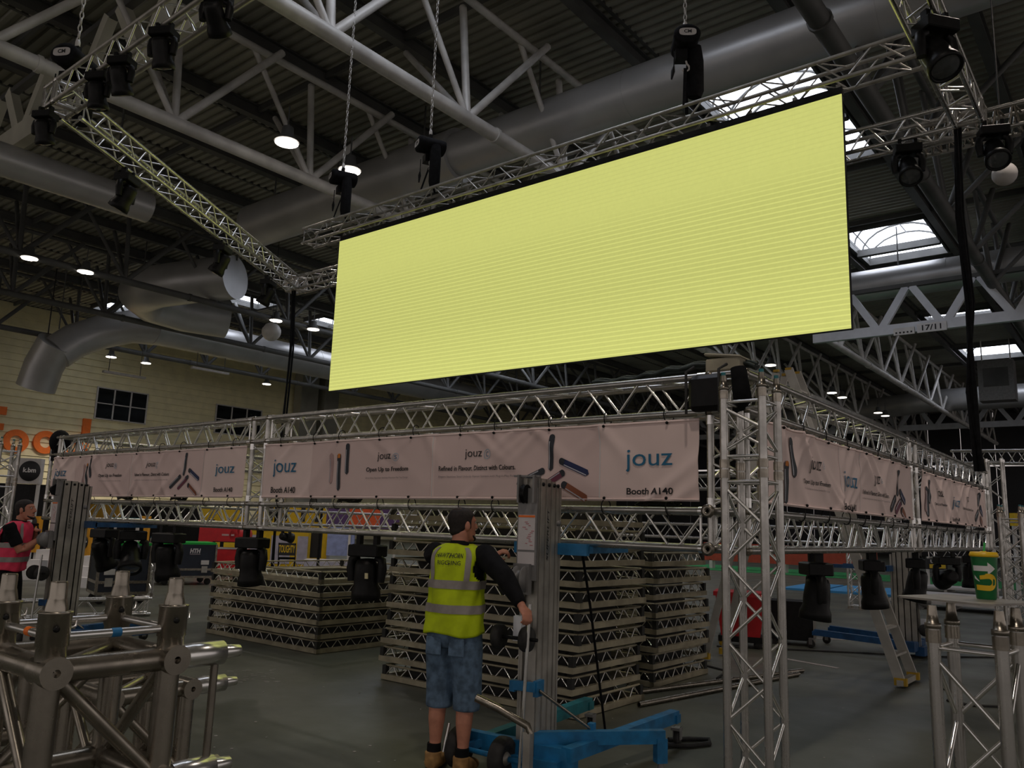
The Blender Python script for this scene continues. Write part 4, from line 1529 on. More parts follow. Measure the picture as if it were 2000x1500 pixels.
b = MB()
p0, p1 = aty(1137, 1078, 4.95), atz(1182, 1426, 0.03)
b.sweep([p0, p0.lerp(p1, 0.3) + V((0.01, 0, 0)), p0.lerp(p1, 0.7) + V((-0.01, 0.02, 0)), p1], 0.010, 6)
tag(b.obj('strap', BLACKM), 'black strap hanging from the truss beside the lift mast to the floor', 'strap')
b = MB()
c0 = atz(1300, 1455, 0.02)
b.sweep([c0, c0 + V((0.14, 0.12, 0)), c0 + V((0.22, 0.30, 0)), c0 + V((0.17, 0.40, 0)), c0 + V((0.04, 0.30, 0)), c0 + V((-0.06, 0.16, 0))], 0.018, 8)
tag(b.obj('hose', RUBBER), 'black hose loop on the floor by the blue stabiliser leg', 'hose')

# ================================================================== PEOPLE


def ik(S_, T_, l1, l2, hint):
    d = T_ - S_
    L = min(d.length, (l1 + l2) * 0.995)
    dn = d.normalized()
    a = (l1 * l1 - l2 * l2 + L * L) / (2 * L)
    h = math.sqrt(max(0, l1 * l1 - a * a))
    hn = (hint - dn * hint.dot(dn)).normalized()
    return S_ + dn * a + hn * h, S_ + dn * L


def hand(mb, wrist, d, palm, right=True, curl=1.0):
    """wrist point, forearm direction d, palm normal"""
    d = d.normalized()
    n = (palm - d * palm.dot(d)).normalized()
    s = d.cross(n) * (1 if right else -1)
    c = wrist + d * 0.045
    R3 = Matrix((s, d, n)).transposed()
    mb.ellip(c, (0.040, 0.052, 0.017), 12, 8, R3)
    mb.sweep([wrist - d * 0.04, wrist, wrist + d * 0.03], [0.029, 0.027, 0.026], 10)
    for i, (o, L) in enumerate(((0.030, 0.85), (0.010, 1.0), (-0.010, 0.93), (-0.030, 0.74))):
        p = wrist + d * 0.085 + s * o
        seg = (0.040 * L, 0.028 * L, 0.022 * L)
        pts = [p - d * 0.03, p]
        a = 0.0
        for k, g in enumerate(seg):
            a += curl * (0.75, 1.0, 0.75)[k]
            dd = d * math.cos(a) + n * math.sin(a)
            p = p + dd * g
            pts.append(p)
        mb.sweep(pts, [0.0095, 0.0095, 0.0088, 0.0080, 0.0068], 8)
    p = wrist + d * 0.025 + s * 0.034
    pts = [p - s * 0.015, p + s * 0.018 + n * 0.012 + d * 0.018, p + s * 0.020 + n * 0.034 + d * 0.040, p + s * 0.008 + n * 0.048 + d * 0.056]
    mb.sweep(pts, [0.014, 0.012, 0.0105, 0.008], 8)


def elring(c, rx, ry, n=24, ex=1.0):
    return [V(c) + V((rx * math.cos(2 * PI * k / n), ry * math.sin(2 * PI * k / n), 0)) for k in range(n)]


def remesh(o, vox, sm=4):
    m = o.modifiers.new('join', 'REMESH')
    m.mode = 'VOXEL'
    m.voxel_size = vox
    m.use_smooth_shade = True
    q = o.modifiers.new('soft', 'SMOOTH')
    q.iterations = sm
    q.factor = 0.5


def person(label, loc, rz, handR, handL, P):
    t = thing('person', label, 'person', loc, rz)
    I = ROOTM[t.name].inverted()
    hR, hL = I @ V(handR), I @ V(handL)
    lean = P.get('lean', 0.0)

    def tor(z):                       # spine offset
        k = max(0, z - 0.92)
        return V((0, math.tan(lean) * k, 0))
    shz = 1.415
    shw = 0.195
    SR, SL = V((shw, 0.0, shz)) + tor(shz), V((-shw, 0.0, shz)) + tor(shz)
    eR, wR = ik(SR, hR, 0.295, 0.262, V(P.get('hintR', (0.4, -0.3, -1))))
    eL, wL = ik(SL, hL, 0.295, 0.262, V(P.get('hintL', (-0.4, -0.3, -1))))
    TS = [(0.84, 0.150, 0.112), (0.92, 0.172, 0.122), (1.00, 0.168, 0.122), (1.10, 0.160, 0.118), (1.22, 0.172, 0.122), (1.33, 0.184, 0.120), (1.40, 0.176, 0.104), (1.445, 0.125, 0.082), (1.475, 0.075, 0.066)]
    feet = P['feet']
    legs = []
    for sx, (fx, fy, kx) in zip((-1, 1), feet):
        hip = V((sx * 0.092, 0, 0.88))
        kn = V((sx * 0.105 + kx, fy * 0.5 + 0.03, 0.49))
        an = V((fx, fy - 0.03, 0.085))
        legs.append((hip, kn, an))
    headc = V((0, 0.035, 1.615)) + tor(1.5) * 1.0
    HR = Matrix.Rotation(P.get('turn', 0.0), 3, 'Z') @ Matrix.Rotation(P.get('nod', 0.0), 3, 'X')
    # ---- body (one surface)
    b = MB()
    b.rings([elring(V((0, 0, z)) + tor(z), rx * 0.93, ry * 0.93) for z, rx, ry in TS], 24)
    b.sweep([V((0, 0.0, 1.44)) + tor(1.44), V((0, 0.008, 1.50)) + tor(1.5), headc + V((0, -0.02, -0.05))], [0.066, 0.058, 0.060], 16)
    hp = [(-0.118, 0.030, 0.035, 0.048), (-0.105, 0.050, 0.056, 0.038), (-0.075, 0.062, 0.078, 0.020), (-0.03, 0.070, 0.092, 0.006), (0.02, 0.074, 0.098, 0.0), (0.06, 0.072, 0.094, -0.004), (0.09, 0.058, 0.076, -0.006), (0.108, 0.034, 0.045, -0.008), (0.114, 0.012, 0.015, -0.008)]
    rr = []
    for z, rx, ry, oy in hp:
        rr.append([headc + HR @ V((rx * math.cos(2 * PI * k / 20), oy + ry * math.sin(2 * PI * k / 20), z)) for k in range(20)])
    b.rings(rr, 20)

    def H(x, y, z):
        return headc + HR @ V((x, y, z))
    b.sweep([H(0, 0.088, 0.028), H(0, 0.108, 0.0), H(0, 0.116, -0.022), H(0, 0.098, -0.034)], [0.009, 0.013, 0.016, 0.011], 8)        # nose
    b.sweep([H(-0.024, 0.092, -0.062), H(0, 0.101, -0.060), H(0.024, 0.092, -0.062)], [0.006, 0.009, 0.006], 8)                     # lips
    b.ellip(H(0, 0.085, -0.10), (0.024, 0.020, 0.018), 10, 6, HR)                                                                  # chin
    b.sweep([H(-0.055, 0.075, 0.032), H(0, 0.096, 0.036), H(0.055, 0.075, 0.032)], [0.008, 0.010, 0.008], 8)                        # brow
    for sx in (-1, 1):
        b.ellip(H(sx * 0.080, -0.006, -0.008), (0.011, 0.021, 0.034), 10, 8, HR @ Matrix.Rotation(sx * -0.35, 3, 'Z'))
    for S_, E_, W_ in ((SR, eR, wR), (SL, eL, wL)):
        b.sweep([S_ + (E_ - S_) * -0.12, S_, S_.lerp(E_, 0.45), E_, E_.lerp(W_, 0.25), E_.lerp(W_, 0.65), W_], [0.05, 0.060, 0.050, 0.042, 0.044, 0.034, 0.027], 14)
    hand(b, wR, (wR - eR), V(P.get('palmR', (-0.6, 0.2, -0.8))), True, P.get('curlR', 0.95))
    hand(b, wL, (wL - eL), V(P.get('palmL', (0.6, 0.2, -0.8))), False, P.get('curlL', 0.95))
    for (hip, kn, an), sx in zip(legs, (-1, 1)):
        b.sweep([hip + V((0, 0, 0.05)), hip.lerp(kn, 0.3), hip.lerp(kn, 0.75), kn, kn.lerp(an, 0.22) + V((0, -0.018, 0)), kn.lerp(an, 0.42) + V((0, -0.016, 0)), kn.lerp(an, 0.75), an], [0.088, 0.085, 0.066, 0.056, 0.060, 0.056, 0.040, 0.037], 16)
        b.sweep([an + V((0, -0.045, -0.045)), an + V((0, 0.02, -0.04)), an + V((sx * 0.01, 0.12, -0.055)), an + V((sx * 0.015, 0.17, -0.06))], [0.036, 0.040, 0.034, 0.022], 12)
    o = b.obj('body', SKIN, t)
    remesh(o, 0.0062, 3)
    # eyes
    for sx in (-1, 1):
        e = MB()
        e.ellip(H(sx * 0.031, 0.083, 0.014), (0.0115, 0.0115, 0.0095), 10, 8)
        e.obj('eye', EYEW, t)
        e = MB()
        e.ellip(H(sx * 0.031, 0.093, 0.014), (0.005, 0.003, 0.005), 8, 6)
        e.obj('pupil', INKK, t)
    # ---- hair
    e = MB()
    rr = []
    for z, rx, ry, oy in hp[3:]:
        z0 = z
        ring = []
        for k in range(20):
            a = 2 * PI * k / 20
            q = V((rx * 1.075 * math.cos(a), oy + ry * 1.075 * math.sin(a), z0 * 1.05 + 0.004))
            if z0 < 0.055 and q.y > 0.035:
                q.y = 0.035 + (q.y - 0.035) * 0.25
            ring.append(H(q.x, q.y - 0.006, q.z))
        rr.append(ring)
    e.rings(rr, 20)
    e.ellip(H(0, -0.042, -0.035), (0.064, 0.058, 0.05), 14, 8, HR)
    o = e.obj('hair', P.get('hair', HAIR), t)
    remesh(o, 0.007, 2)
    if P.get('crown'):
        e = MB()
        e.ellip(H(0.006, -0.035, 0.103), (0.040, 0.048, 0.020), 14, 8, HR)
        tag(e.obj('thin_crown', P['crown'], t), 'thinning crown of the hair')
    if P.get('beard'):
        e = MB()
        pts = [H(-0.058, 0.03, -0.055), H(-0.048, 0.055, -0.078), H(-0.027, 0.082, -0.098), H(0, 0.093, -0.104), H(0.027, 0.082, -0.098), H(0.048, 0.055, -0.078), H(0.058, 0.03, -0.055)]
        e.sweep(pts, [0.004, 0.010, 0.015, 0.017, 0.015, 0.010, 0.004], 8)
        e.sweep([H(-0.026, 0.094, -0.046), H(0, 0.106, -0.043), H(0.026, 0.094, -0.046)], [0.005, 0.007, 0.005], 6)
        o = e.obj('beard', HAIR, t)
        remesh(o, 0.006, 2)
    # ---- jumper / t-shirt
    e = MB()
    e.rings([elring(V((0, 0, z)) + tor(z), rx * 1.04 + 0.004, ry * 1.06 + 0.004) for z, rx, ry in TS if z > 0.85], 24)
    e.sweep([V((0, 0, 1.44)) + tor(1.44), V((0, 0.004, 1.505)) + tor(1.5)], [0.078, 0.066], 16)
    f = P.get('sleeve', 1.0)
    for S_, E_, W_ in ((SR, eR, wR), (SL, eL, wL)):
        if f >= 1:
            e.sweep([S_ + (E_ - S_) * -0.15, S_, S_.lerp(E_, 0.3), S_.lerp(E_, 0.6), S_.lerp(E_, 0.85), E_, E_.lerp(W_, 0.3), E_.lerp(W_, 0.6), E_.lerp(W_, 0.97)], [0.065, 0.084, 0.078, 0.074, 0.068, 0.068, 0.062, 0.054, 0.040], 14)
        else:
            e.sweep([S_ + (E_ - S_) * -0.15, S_, S_.lerp(E_, 0.3), S_.lerp(E_, 0.75)], [0.06, 0.074, 0.068, 0.066], 14)
    o = e.obj('shirt', BLACKM, t)
    remesh(o, 0.011, 4)
    # ---- trousers
    e = MB()
    e.rings([elring(V((0, 0, z)), rx, ry) for z, rx, ry in ((0.80, 0.140, 0.115), (0.86, 0.178, 0.135), (0.93, 0.182, 0.134), (0.985, 0.176, 0.13))], 24)
    hem = P['hem']
    for (hip, kn, an), sx in zip(legs, (-1, 1)):
        if hem > 0.2:
            kk = kn + V((0, 0, 0))
            lo = kn.lerp(an, (kn.z - hem) / (kn.z - an.z)) if hem < kn.z else kn
            e.sweep([hip + V((0, 0, 0.04)), hip.lerp(kn, 0.25), hip.lerp(kn, 0.6), kn, lo, lo - V((0, 0, 0.006))], [0.105, 0.112, 0.104, 0.098, 0.092, 0.088], 18)
        else:
            e.sweep([hip + V((0, 0, 0.04)), hip.lerp(kn, 0.25), hip.lerp(kn, 0.7), kn, kn.lerp(an, 0.5), an + V((0, 0, hem - an.z))], [0.10, 0.106, 0.088, 0.076, 0.068, 0.062], 18)
    o = e.obj('shorts' if hem > 0.2 else 'trousers', P['legmat'], t)
    remesh(o, 0.010, 3)
    o.modifiers['soft'].iterations = 5
    if hem > 0.2:
        for sx in (-1, 1):
            e = MB()
            e.box((sx * 0.085 - 0.005, -0.128, 0.81), (0.115, 0.016, 0.12))
            o = e.obj('back_pocket', P['legmat'], t)
            o.modifiers.new('b', 'BEVEL').width = 0.012
    # ---- socks and boots
    for (hip, kn, an), sx in zip(legs, (-1, 1)):
        e = MB()
        e.sweep([an + V((0, 0, -0.01)), an + V((0, -0.002, 0.04)), an + V((0, -0.004, 0.085))], [0.050, 0.048, 0.046], 14)
        e.obj('sock', BLACKM, t)
        e = MB()
        e.sweep([an + V((0, -0.062, -0.035)), an + V((0, -0.02, -0.028)), an + V((0, 0.05, -0.034)), an + V((sx * 0.012, 0.13, -0.044)), an + V((sx * 0.018, 0.19, -0.052))], [0.040, 0.054, 0.052, 0.046, 0.028], 14)
        e.sweep([an + V((0, -0.01, -0.03)), an + V((0, -0.012, 0.035))], [0.055, 0.056], 14)
        o = e.obj('boot', P['boot'], t)
        remesh(o, 0.009, 2)
        e = MB()
        e.prism([(0.043 * math.cos(a), 0.06 + 0.135 * math.sin(a)) for a in [2 * PI * i / 16 for i in range(16)]], Matrix.Translation(an + V((sx * 0.006, 0, -0.085))), 0.022)
        e.obj('sole', RUBBER, t)
    # ---- vest : one function used for cloth, tape and lettering
    hemz = P.get('vesthem', 0.90)

    def vs_(th, z, lift=0.0):
        tab = [(0.80, 0.205, 0.158), (0.90, 0.205, 0.160), (1.00, 0.200, 0.155), (1.12, 0.192, 0.148), (1.25, 0.198, 0.147), (1.34, 0.203, 0.142), (1.405, 0.203, 0.128), (1.440, 0.186, 0.112), (1.470, 0.140, 0.092), (1.49, 0.090, 0.076)]
        for (z0, a0, b0), (z1, a1, b1) in zip(tab[:-1], tab[1:]):
            if z <= z1 or z1 == 1.49:
                f_ = (z - z0) / (z1 - z0)
                rx, ry = a0 + (a1 - a0) * f_, b0 + (b1 - b0) * f_
                break
        w = 0.006 * math.sin(5 * th + 9 * z) + 0.005 * math.sin(9 * th - 17 * z + 1.3) + 0.004 * math.sin(23 * z + 3 * th)
        if z > 1.36:
            w *= max(0, (1.49 - z) / 0.13)
        e_ = 0.82
        cx, sy = math.cos(th), math.sin(th)
        return V((math.copysign(abs(cx) ** e_, cx) * (rx + w + lift), math.copysign(abs(sy) ** e_, sy) * (ry + w + lift), z)) + tor(z)
    NT, NZ = 72, 40
    e = MB()
    vv = []
    for j in range(NZ + 1):
        for k in range(NT):
            th = 2 * PI * k / NT
            z = hemz + 0.012 * math.sin(3 * th + 1) + (1.488 - hemz) * j / NZ
            z = min(z, 1.488)
            vv.append(vs_(th, z))
    fs = []
    for j in range(NZ):
        for k in range(NT):
            k2 = (k + 1) % NT
            # arm holes
            th = 2 * PI * (k + 0.5) / NT
            z = hemz + (1.488 - hemz) * (j + 0.5) / NZ
            if abs(math.sin(th)) < 0.62 and 1.235 < z < 1.425 and ((math.sin(th) / 0.62) ** 2 + ((z - 1.33) / 0.10) ** 2) < 1:
                continue
            fs.append((j * NT + k, j * NT + k2, (j + 1) * NT + k2, (j + 1) * NT + k))
    e.add(vv, fs, True)
    o = e.obj('vest', P['vest'], t)
    m = o.modifiers.new('thick', 'SOLIDIFY')
    m.thickness = 0.006
    for zc, dz in ((1.215, 0.028), (1.055, 0.028)):
        e = MB()
        vv = []
        for z in (zc - dz, zc - dz / 2, zc, zc + dz / 2, zc + dz):
            vv += [vs_(2 * PI * k / NT, z, 0.005) for k in range(NT)]
        fs = [(j * NT + k, j * NT + (k + 1) % NT, (j + 1) * NT + (k + 1) % NT, (j + 1) * NT + k) for j in range(4) for k in range(NT)]
        e.add(vv, fs, True)
        e.obj('reflective_band', REFL, t)
    for th0 in (-PI / 2 - 0.62, -PI / 2 + 0.62, PI / 2 - 0.62, PI / 2 + 0.62):
        e = MB()
        vv = []
        for i in range(15):
            z = 1.24 + (1.462 - 1.24) * i / 14
            for j in range(4):
                vv.append(vs_(th0 + (j - 1.5) * 0.075, z, 0.0055))
        e.add(vv, [(i * 4 + j, i * 4 + j + 1, i * 4 + j + 5, i * 4 + j + 4) for i in range(14) for j in range(3)], True)
        e.obj('reflective_strap', REFL, t)
    if P.get('text'):
        for tx, w, h, z, sh in P['text']:
            text_on('vest_lettering', tx, w, h, lambda x, y, l: vs_(-PI / 2 - 0.02 + (x - w / 2) / 0.155, z + y, 0.008), INKK, t, world=False, bold=0.004, shear=sh)
    return t


fL, fR = atz(847, 1500, 0.0), atz(905, 1512, 0.0)
pm = (fL + fR) / 2
pm.z = 0
RZ1 = math.radians(16)
I1 = (Matrix.Translation(pm) @ Matrix.Rotation(RZ1, 4, 'Z')).inverted()
a, c = I1 @ fL, I1 @ fR
hr = V((MX + 0.02, MY - 0.30, 0.0))
hR = atd(1024, 1190, 5.08)
hL = None
for k in range(60):
    hL = atd(962, 1088, 5.2 + 0.02 * k)
    if (I1 @ hL).y > 0.27:
        break
person('man in a yellow vest and denim shorts working the lift, seen from behind', pm, RZ1, hR, hL, dict(
    feet=((-0.105, a.y, 0.0), (0.115, c.y, 0.0)), turn=-0.55, nod=0.05, lean=0.03, hem=0.40, legmat=DENIM, boot=BOOT, vest=HIVIS, hair=HAIR, crown=HAIRT, beard=True,
    hintR=(0.9, -0.5, 0.15), hintL=(-0.3, 0.5, -0.8), palmR=(-0.5, 0.3, -0.8), palmL=(0.3, 0.4, -0.8), vesthem=0.885,
    text=[('HAWTHORN', 0.132, 0.032, 1.392, 0.25), ('RIGGING', 0.110, 0.028, 1.345, 0.0)]))

pm2 = atd(14, 1120, 9.25)
pm2.z = 0
person('man in a pink vest and black T-shirt turning the winch at the left edge', pm2, math.radians(-48), atd(82, 1050, 9.35), atd(70, 1044, 9.5), dict(
    feet=((-0.11, 0.08, 0.0), (0.11, -0.10, 0.0)), turn=0.0, nod=0.12, lean=0.12, hem=0.1, legmat=BLACKM, boot=BLACK, vest=HIPINK, hair=HAIR, sleeve=0.6, beard=True,
    hintR=(0.5, -0.4, -1), hintL=(-0.5, -0.3, -1), palmR=(-0.8, 0.2, -0.5), palmL=(0.8, 0.2, -0.5), vesthem=0.93))

# ================================================================== FOREGROUND TRUSS PIECES


def corner_cube(label, c, h=0.12, spx=(), top=True, below=True, col=ALUW):
    """box corner node with coupler sleeves; chords continue down to the floor"""
    t = thing('corner_block', label, 'truss corner', (c[0], c[1], 0))
    c = V(c)
    R_, RB = 0.0245, 0.0135
    cs = {}
    for sz in (-1, 1):
        for sy in (-1, 1):
            for sx in (-1, 1):
                cs[(sx, sy, sz)] = c + V((sx * h, sy * h, sz * h))
    ks = list(cs)
    for i in range(8):
        for j in range(i + 1, 8):
            a_, b_ = ks[i], ks[j]
            if sum(x != y for x, y in zip(a_, b_)) == 1:
                rodo('chord', cs[a_], cs[b_], R_, col, t, 16)
    for k, q in cs.items():
        b = MB()
        M = Matrix.Translation(q) @ Matrix.Rotation(PI / 2 * 1, 4, 'Y')
        b.lathe([(0.030, -0.036), (0.030, 0.036)], 24, M, caps=False)
        for xe in (-0.036, 0.036):
            n_ = 24
            ring = [[M @ V((r_ * math.cos(2 * PI * i / n_), r_ * math.sin(2 * PI * i / n_), xe)) for i in range(n_)] for r_ in (0.030, 0.0075)]
            hole = [[M @ V((0.0075 * math.cos(2 * PI * i / n_), 0.0075 * math.sin(2 * PI * i / n_), xz)) for i in range(n_)] for xz in (xe, xe * 0.4)]
            b.rings(ring, n_, False, False)
            b.rings(hole, n_, False, False)
        b.obj('node', col, t, world=True)
        if k[2] > 0 and top:
            b = MB()
            M = Matrix.Translation(q)
            b.lathe([(0.027, 0.02), (0.027, 0.045), (0.0295, 0.047), (0.0295, 0.105), (0.0310, 0.107), (0.0310, 0.110), (0.020, 0.111)], 20, M)
            b.obj('sleeve', col, t, world=True)
            b = MB()
            b.lathe([(0.0210, 0.110), (0.0205, 0.116), (0.0172, 0.132), (0.0158, 0.136), (0.0156, 0.163), (0.0142, 0.166)], 18, M)
            b.obj('spigot', ALUW, t, world=True)
            b = MB()
            b.lathe([(0.006, 0), (0.006, 0.004), (0.002, 0.005)], 10, Matrix.Translation(q + V((0.028, -0.008, 0.08))) @ Matrix.Rotation(PI / 2, 4, 'Y'))
            b.obj('pin', BLACK, t, world=True)
            b = MB()
            b.sweep([q + V((-0.012, 0.03, 0.075)), q + V((-0.014, 0.046, 0.078)), q + V((-0.02, 0.05, 0.092))], 0.0025, 6)
            b.obj('clip', ALUB, t, world=True)
    if top:
        for p_, q_ in (((-1, -1), (1, -1)), ((1, -1), (1, 1)), ((1, 1), (-1, 1)), ((-1, 1), (-1, -1))):
            z = V((0, 0, 0.062))
            rodo('rung', cs[(*p_, 1)] + z, cs[(*q_, 1)] + z, 0.0085, ALUB, t, 12)
        a_, b_ = cs[(1, -1, 1)] + V((0, 0, 0.062)), cs[(1, 1, 1)] + V((0, 0, 0.062))
        rodo('blue_tape', a_.lerp(b_, 0.46), a_.lerp(b_, 0.54), 0.0092, mat('blue_tape', (0.01, 0.15, 0.35), 0.5, noise=0.05), t, 12)
        a_, b_ = cs[(-1, -1, 1)] + V((0, 0, 0.062)), cs[(1, -1, 1)] + V((0, 0, 0.062))
        rodo('orange_tape', a_.lerp(b_, 0.52), a_.lerp(b_, 0.60), 0.0092, ORANGE, t, 12)
    for p_, q_ in (((1, -1, 1), (1, 1, -1)), ((-1, -1, 1), (1, -1, -1)), ((-1, 1, 1), (-1, -1, -1)), ((1, 1, 1), (-1, 1, -1)), ((-1, 1, 1), (1, -1, 1)), ((-1, -1, -1), (1, 1, -1))):
        a_, b_ = cs[p_], cs[q_]
        rodo('brace', a_.lerp(b_, 0.06), a_.lerp(b_, 0.94), RB, col, t, 12)
    for k in spx:
        q = cs[k]
        M = Matrix.Translation(q) @ Matrix.Rotation(-PI / 2, 4, 'X')
        b = MB()
        b.lathe([(0.024, 0.03), (0.026, 0.05), (0.026, 0.125), (0.020, 0.127)], 18, M)
        b.obj('sleeve', ALUB, t, world=True)
        b = MB()
        b.lathe([(0.018, 0.124), (0.0155, 0.14), (0.0135, 0.168), (0.0115, 0.170)], 16, M)
        b.obj('spigot', ALUB, t, world=True)
    if below:
        z0 = c.z - h
        for sy in (-1, 1):
            for sx in (-1, 1):
                q = cs[(sx, sy, -1)]
                rodo('leg', q, V((q.x, q.y, 0.0)), R_, col, t, 14)
        for zz_ in (0.1, 0.5, 0.85):
            for p_, q_ in (((-1, -1), (1, -1)), ((1, -1), (1, 1)), ((1, 1), (-1, 1)), ((-1, 1), (-1, -1))):
                if zz_ < z0:
                    a_, b_ = cs[(*p_, -1)].copy(), cs[(*q_, -1)].copy()
                    a_.z = b_.z = zz_
                    rodo('rung', a_, b_, 0.0095, ALUB, t, 10)
    return t


cb = corner_cube('large near aluminium corner block with four upright spigots at the bottom left', (-1.794, 0.83, 1.20), spx=((1, 1, 1), (1, 1, -1)))
# thin upright tube on the right of the block
rodo('drop_tube', (-1.674, 1.06, 1.30), (-1.674, 1.06, 1.10), 0.0085, ALUW, cb, 12)
corner_cube('second corner block standing behind the near one at the bottom left', (-2.50, 1.30, 0.98), spx=((1, 1, 1), (1, 1, -1)), top=False)
corner_cube('third corner block at the bottom left edge behind the near one', (-2.95, 1.02, 1.05), top=False)

# short tower with plate and cup
tw = tower('short truss tower at the lower right with a metal plate and a cup on it', -0.63, 3.81, [0.012, 1.27], rz=math.radians(-6), tip=None)
b = MB()
M = Matrix.Translation((-0.68, 3.95, 1.372)) @ Matrix.Rotation(math.radians(-20), 4, 'Z')
w = 0.20
b.prism([(-w, -w + 0.03), (-w + 0.03, -w), (w - 0.03, -w), (w, -w + 0.03), (w, w - 0.03), (w - 0.03, w), (-w + 0.03, w), (-w, w - 0.03)], M, 0.008)
tag(b.obj('metal_plate', PLATE), 'grey square metal plate lying on the short truss tower', 'plate')
cp = V((-0.615, 4.03, 1.380))
cup = thing('drink_cup', 'green paper cup with yellow lid and straw on the metal plate', 'cup', cp, math.radians(0))
b = MB()
b.lathe([(0.036, 0.0), (0.038, 0.004), (0.051, 0.178), (0.051, 0.182)], 36)
b.obj('cup_wall', CUPG, cup)
b = MB()
b.lathe([(0.0515, 0.176), (0.056, 0.178), (0.056, 0.186), (0.0535, 0.189), (0.051, 0.196), (0.047, 0.197), (0.044, 0.193), (0.012, 0.193), (0.011, 0.200), (0.006, 0.200)], 36)
b.obj('lid', CUPY, cup)
rodo('straw', (0.002, 0, 0.198), (0.006, 0.003, 0.236), 0.0042, STRAW, cup, 10, world=False)
cv = (CO - cp)
tc = math.atan2(cv.y, cv.x)


def cups(x, z, lift=0.0007):
    r = 0.038 + (0.051 - 0.038) * (z - 0.004) / 0.174 + lift
    th = tc + 0.10 + x / 0.045
    return V((r * math.cos(th), r * math.sin(th), z))


def cuppoly(name, pts, m, lf):
    b = MB()
    # triangulated through small strips: pts is list of quads (x0,z0,x1,z1,...)
    for qd in pts:
        (xa, za), (xb, zb_), (xc, zc_), (xd, zd) = qd
        n = 8
        vs = []
        for i in range(n + 1):
            f = i / n
            vs.append(cups(xa + (xb - xa) * f, za + (zb_ - za) * f, lf))
            vs.append(cups(xd + (xc - xd) * f, zd + (zc_ - zd) * f, lf))
        b.add(vs, [(2 * i, 2 * i + 2, 2 * i + 3, 2 * i + 1) for i in range(n)])
    b.obj(name, m, cup)


cuppoly('white_arrow', [((-0.052, 0.117), (0.006, 0.117), (0.006, 0.139), (-0.052, 0.139)), ((0.006, 0.102), (0.036, 0.128), (0.036, 0.1281), (0.006, 0.154))], WHITE, 0.0008)
arc = []
for i in range(14):
    a0, a1 = math.radians(110 - i * 16), math.radians(110 - (i + 1) * 16)
    ri, ro = 0.014, 0.036
    cx, cz = 0.008, 0.072
    arc.append(((cx + ro * math.cos(a0), cz + ro * math.sin(a0)), (cx + ro * math.cos(a1), cz + ro * math.sin(a1)), (cx + ri * math.cos(a1), cz + ri * math.sin(a1)), (cx + ri * math.cos(a0), cz + ri * math.sin(a0))))
cuppoly('yellow_curve', arc, CUPY, 0.0008)
cuppoly('yellow_curve', [((-0.045, 0.038), (0.004, 0.036), (0.004, 0.058), (-0.045, 0.060)), ((-0.025, 0.098), (0.004, 0.104), (0.004, 0.086), (-0.025, 0.082))], CUPY, 0.0008)
cuppoly('white_arrow', [((-0.050, 0.100), (-0.026, 0.074), (-0.030, 0.074), (-0.050, 0.085))], WHITE, 0.0008)

# ================================================================== GEAR ON THE BOX
t = thing('control_box', 'black control box strapped to the front right corner of the upper truss', 'control box', (-2.27, 4.86, 2.52))
b = MB()
b.box((-2.27, 4.87, 2.52), (0.25, 0.10, 0.24))
o = b.obj('case', BLACK, t, world=True)
o.modifiers.new('b', 'BEVEL').width = 0.03
for x in (-2.39, -2.16):
    b = MB()
    b.sweep([(x, 4.80, 2.38), (x, 4.80, 2.66), (x + 0.03, 4.86, 2.70)], 0.010, 6)
    b.obj('carry_loop', RUBBER, t, world=True)
b = MB()
b.sweep([(-2.04, 4.83, 2.66), (-2.01, 4.82, 2.45), (-2.06, 4.84, 2.38)], [0.05, 0.06, 0.03], 12)
tag(b.obj('padded_bag', BLACKM), 'black padded bag hanging at the top of the corner beside the tower', 'bag')
b = MB()
rr = random.Random(4)
pts = []
for i in range(30):
    f = i / 29
    pts.append(V((-3.25 + 1.25 * f, 5.02 + 0.03 * math.sin(f * 9), 2.685 + 0.10 * f ** 2 * (1 if f < .85 else (1 - f) / .15) + 0.008 * math.sin(f * 40))))
for dx, dz, r in ((0, 0, 0.018), (0.03, 0.012, 0.013), (-0.03, 0.008, 0.012), (0.01, 0.028, 0.012)):
    b.sweep([q + V((0, dx, dz)) for q in pts], r, 8)
tag(b.obj('cable_bundle', mat('cable_green_black', (0.02, 0.03, 0.028), 0.5, noise=0.3, nscale=20)), 'bundle of dark cables lying on the upper truss near the front corner', 'cables')
b = MB()
b.box((-2.20, 5.03, 2.78), (0.26, 0.2, 0.02), Matrix.Rotation(0.15, 3, 'Y'))
b.box((-2.20, 5.03, 2.72), (0.24, 0.18, 0.09))
o = b.obj('canvas_pouch', mat('canvas', (0.35, 0.32, 0.24), 0.8, noise=0.2))
tag(o, 'pale canvas pouch sitting on top of the front right corner', 'pouch')
o.modifiers.new('b', 'BEVEL').width = 0.02
b = MB()
b.ellip((-12.36, 5.0, 2.60), (0.14, 0.14, 0.17), 14, 10)
b.box((-12.36, 4.97, 2.42), (0.14, 0.12, 0.2))
tag(b.obj('gear_cover', BLACKM), 'black covered motor at the left end of the upper front truss', 'motor cover')
for px, lb in ((250, 'left of the middle upright'), (355, 'just left of the middle upright'), (690, 'under the left half of the big banner'), (1290, 'under the right end of the big banner')):
    q = aty(px, 985, YF + 0.05)
    b = MB()
    for i in range(5):
        rr = random.Random(px + i)
        b.sweep([V((q.x + 0.16 * math.cos(a_) * rr.uniform(.8, 1.2), YF + 0.04 * math.sin(a_), 1.795 + 0.012 * i + 0.01 * math.sin(3 * a_ + i))) for a_ in [2 * PI * k / 14 for k in range(15)]], 0.007, 6, caps=False)
    tag(b.obj('cable_coil', BLACK), 'black cable coil on the lower front truss %s' % lb, 'cable coil')
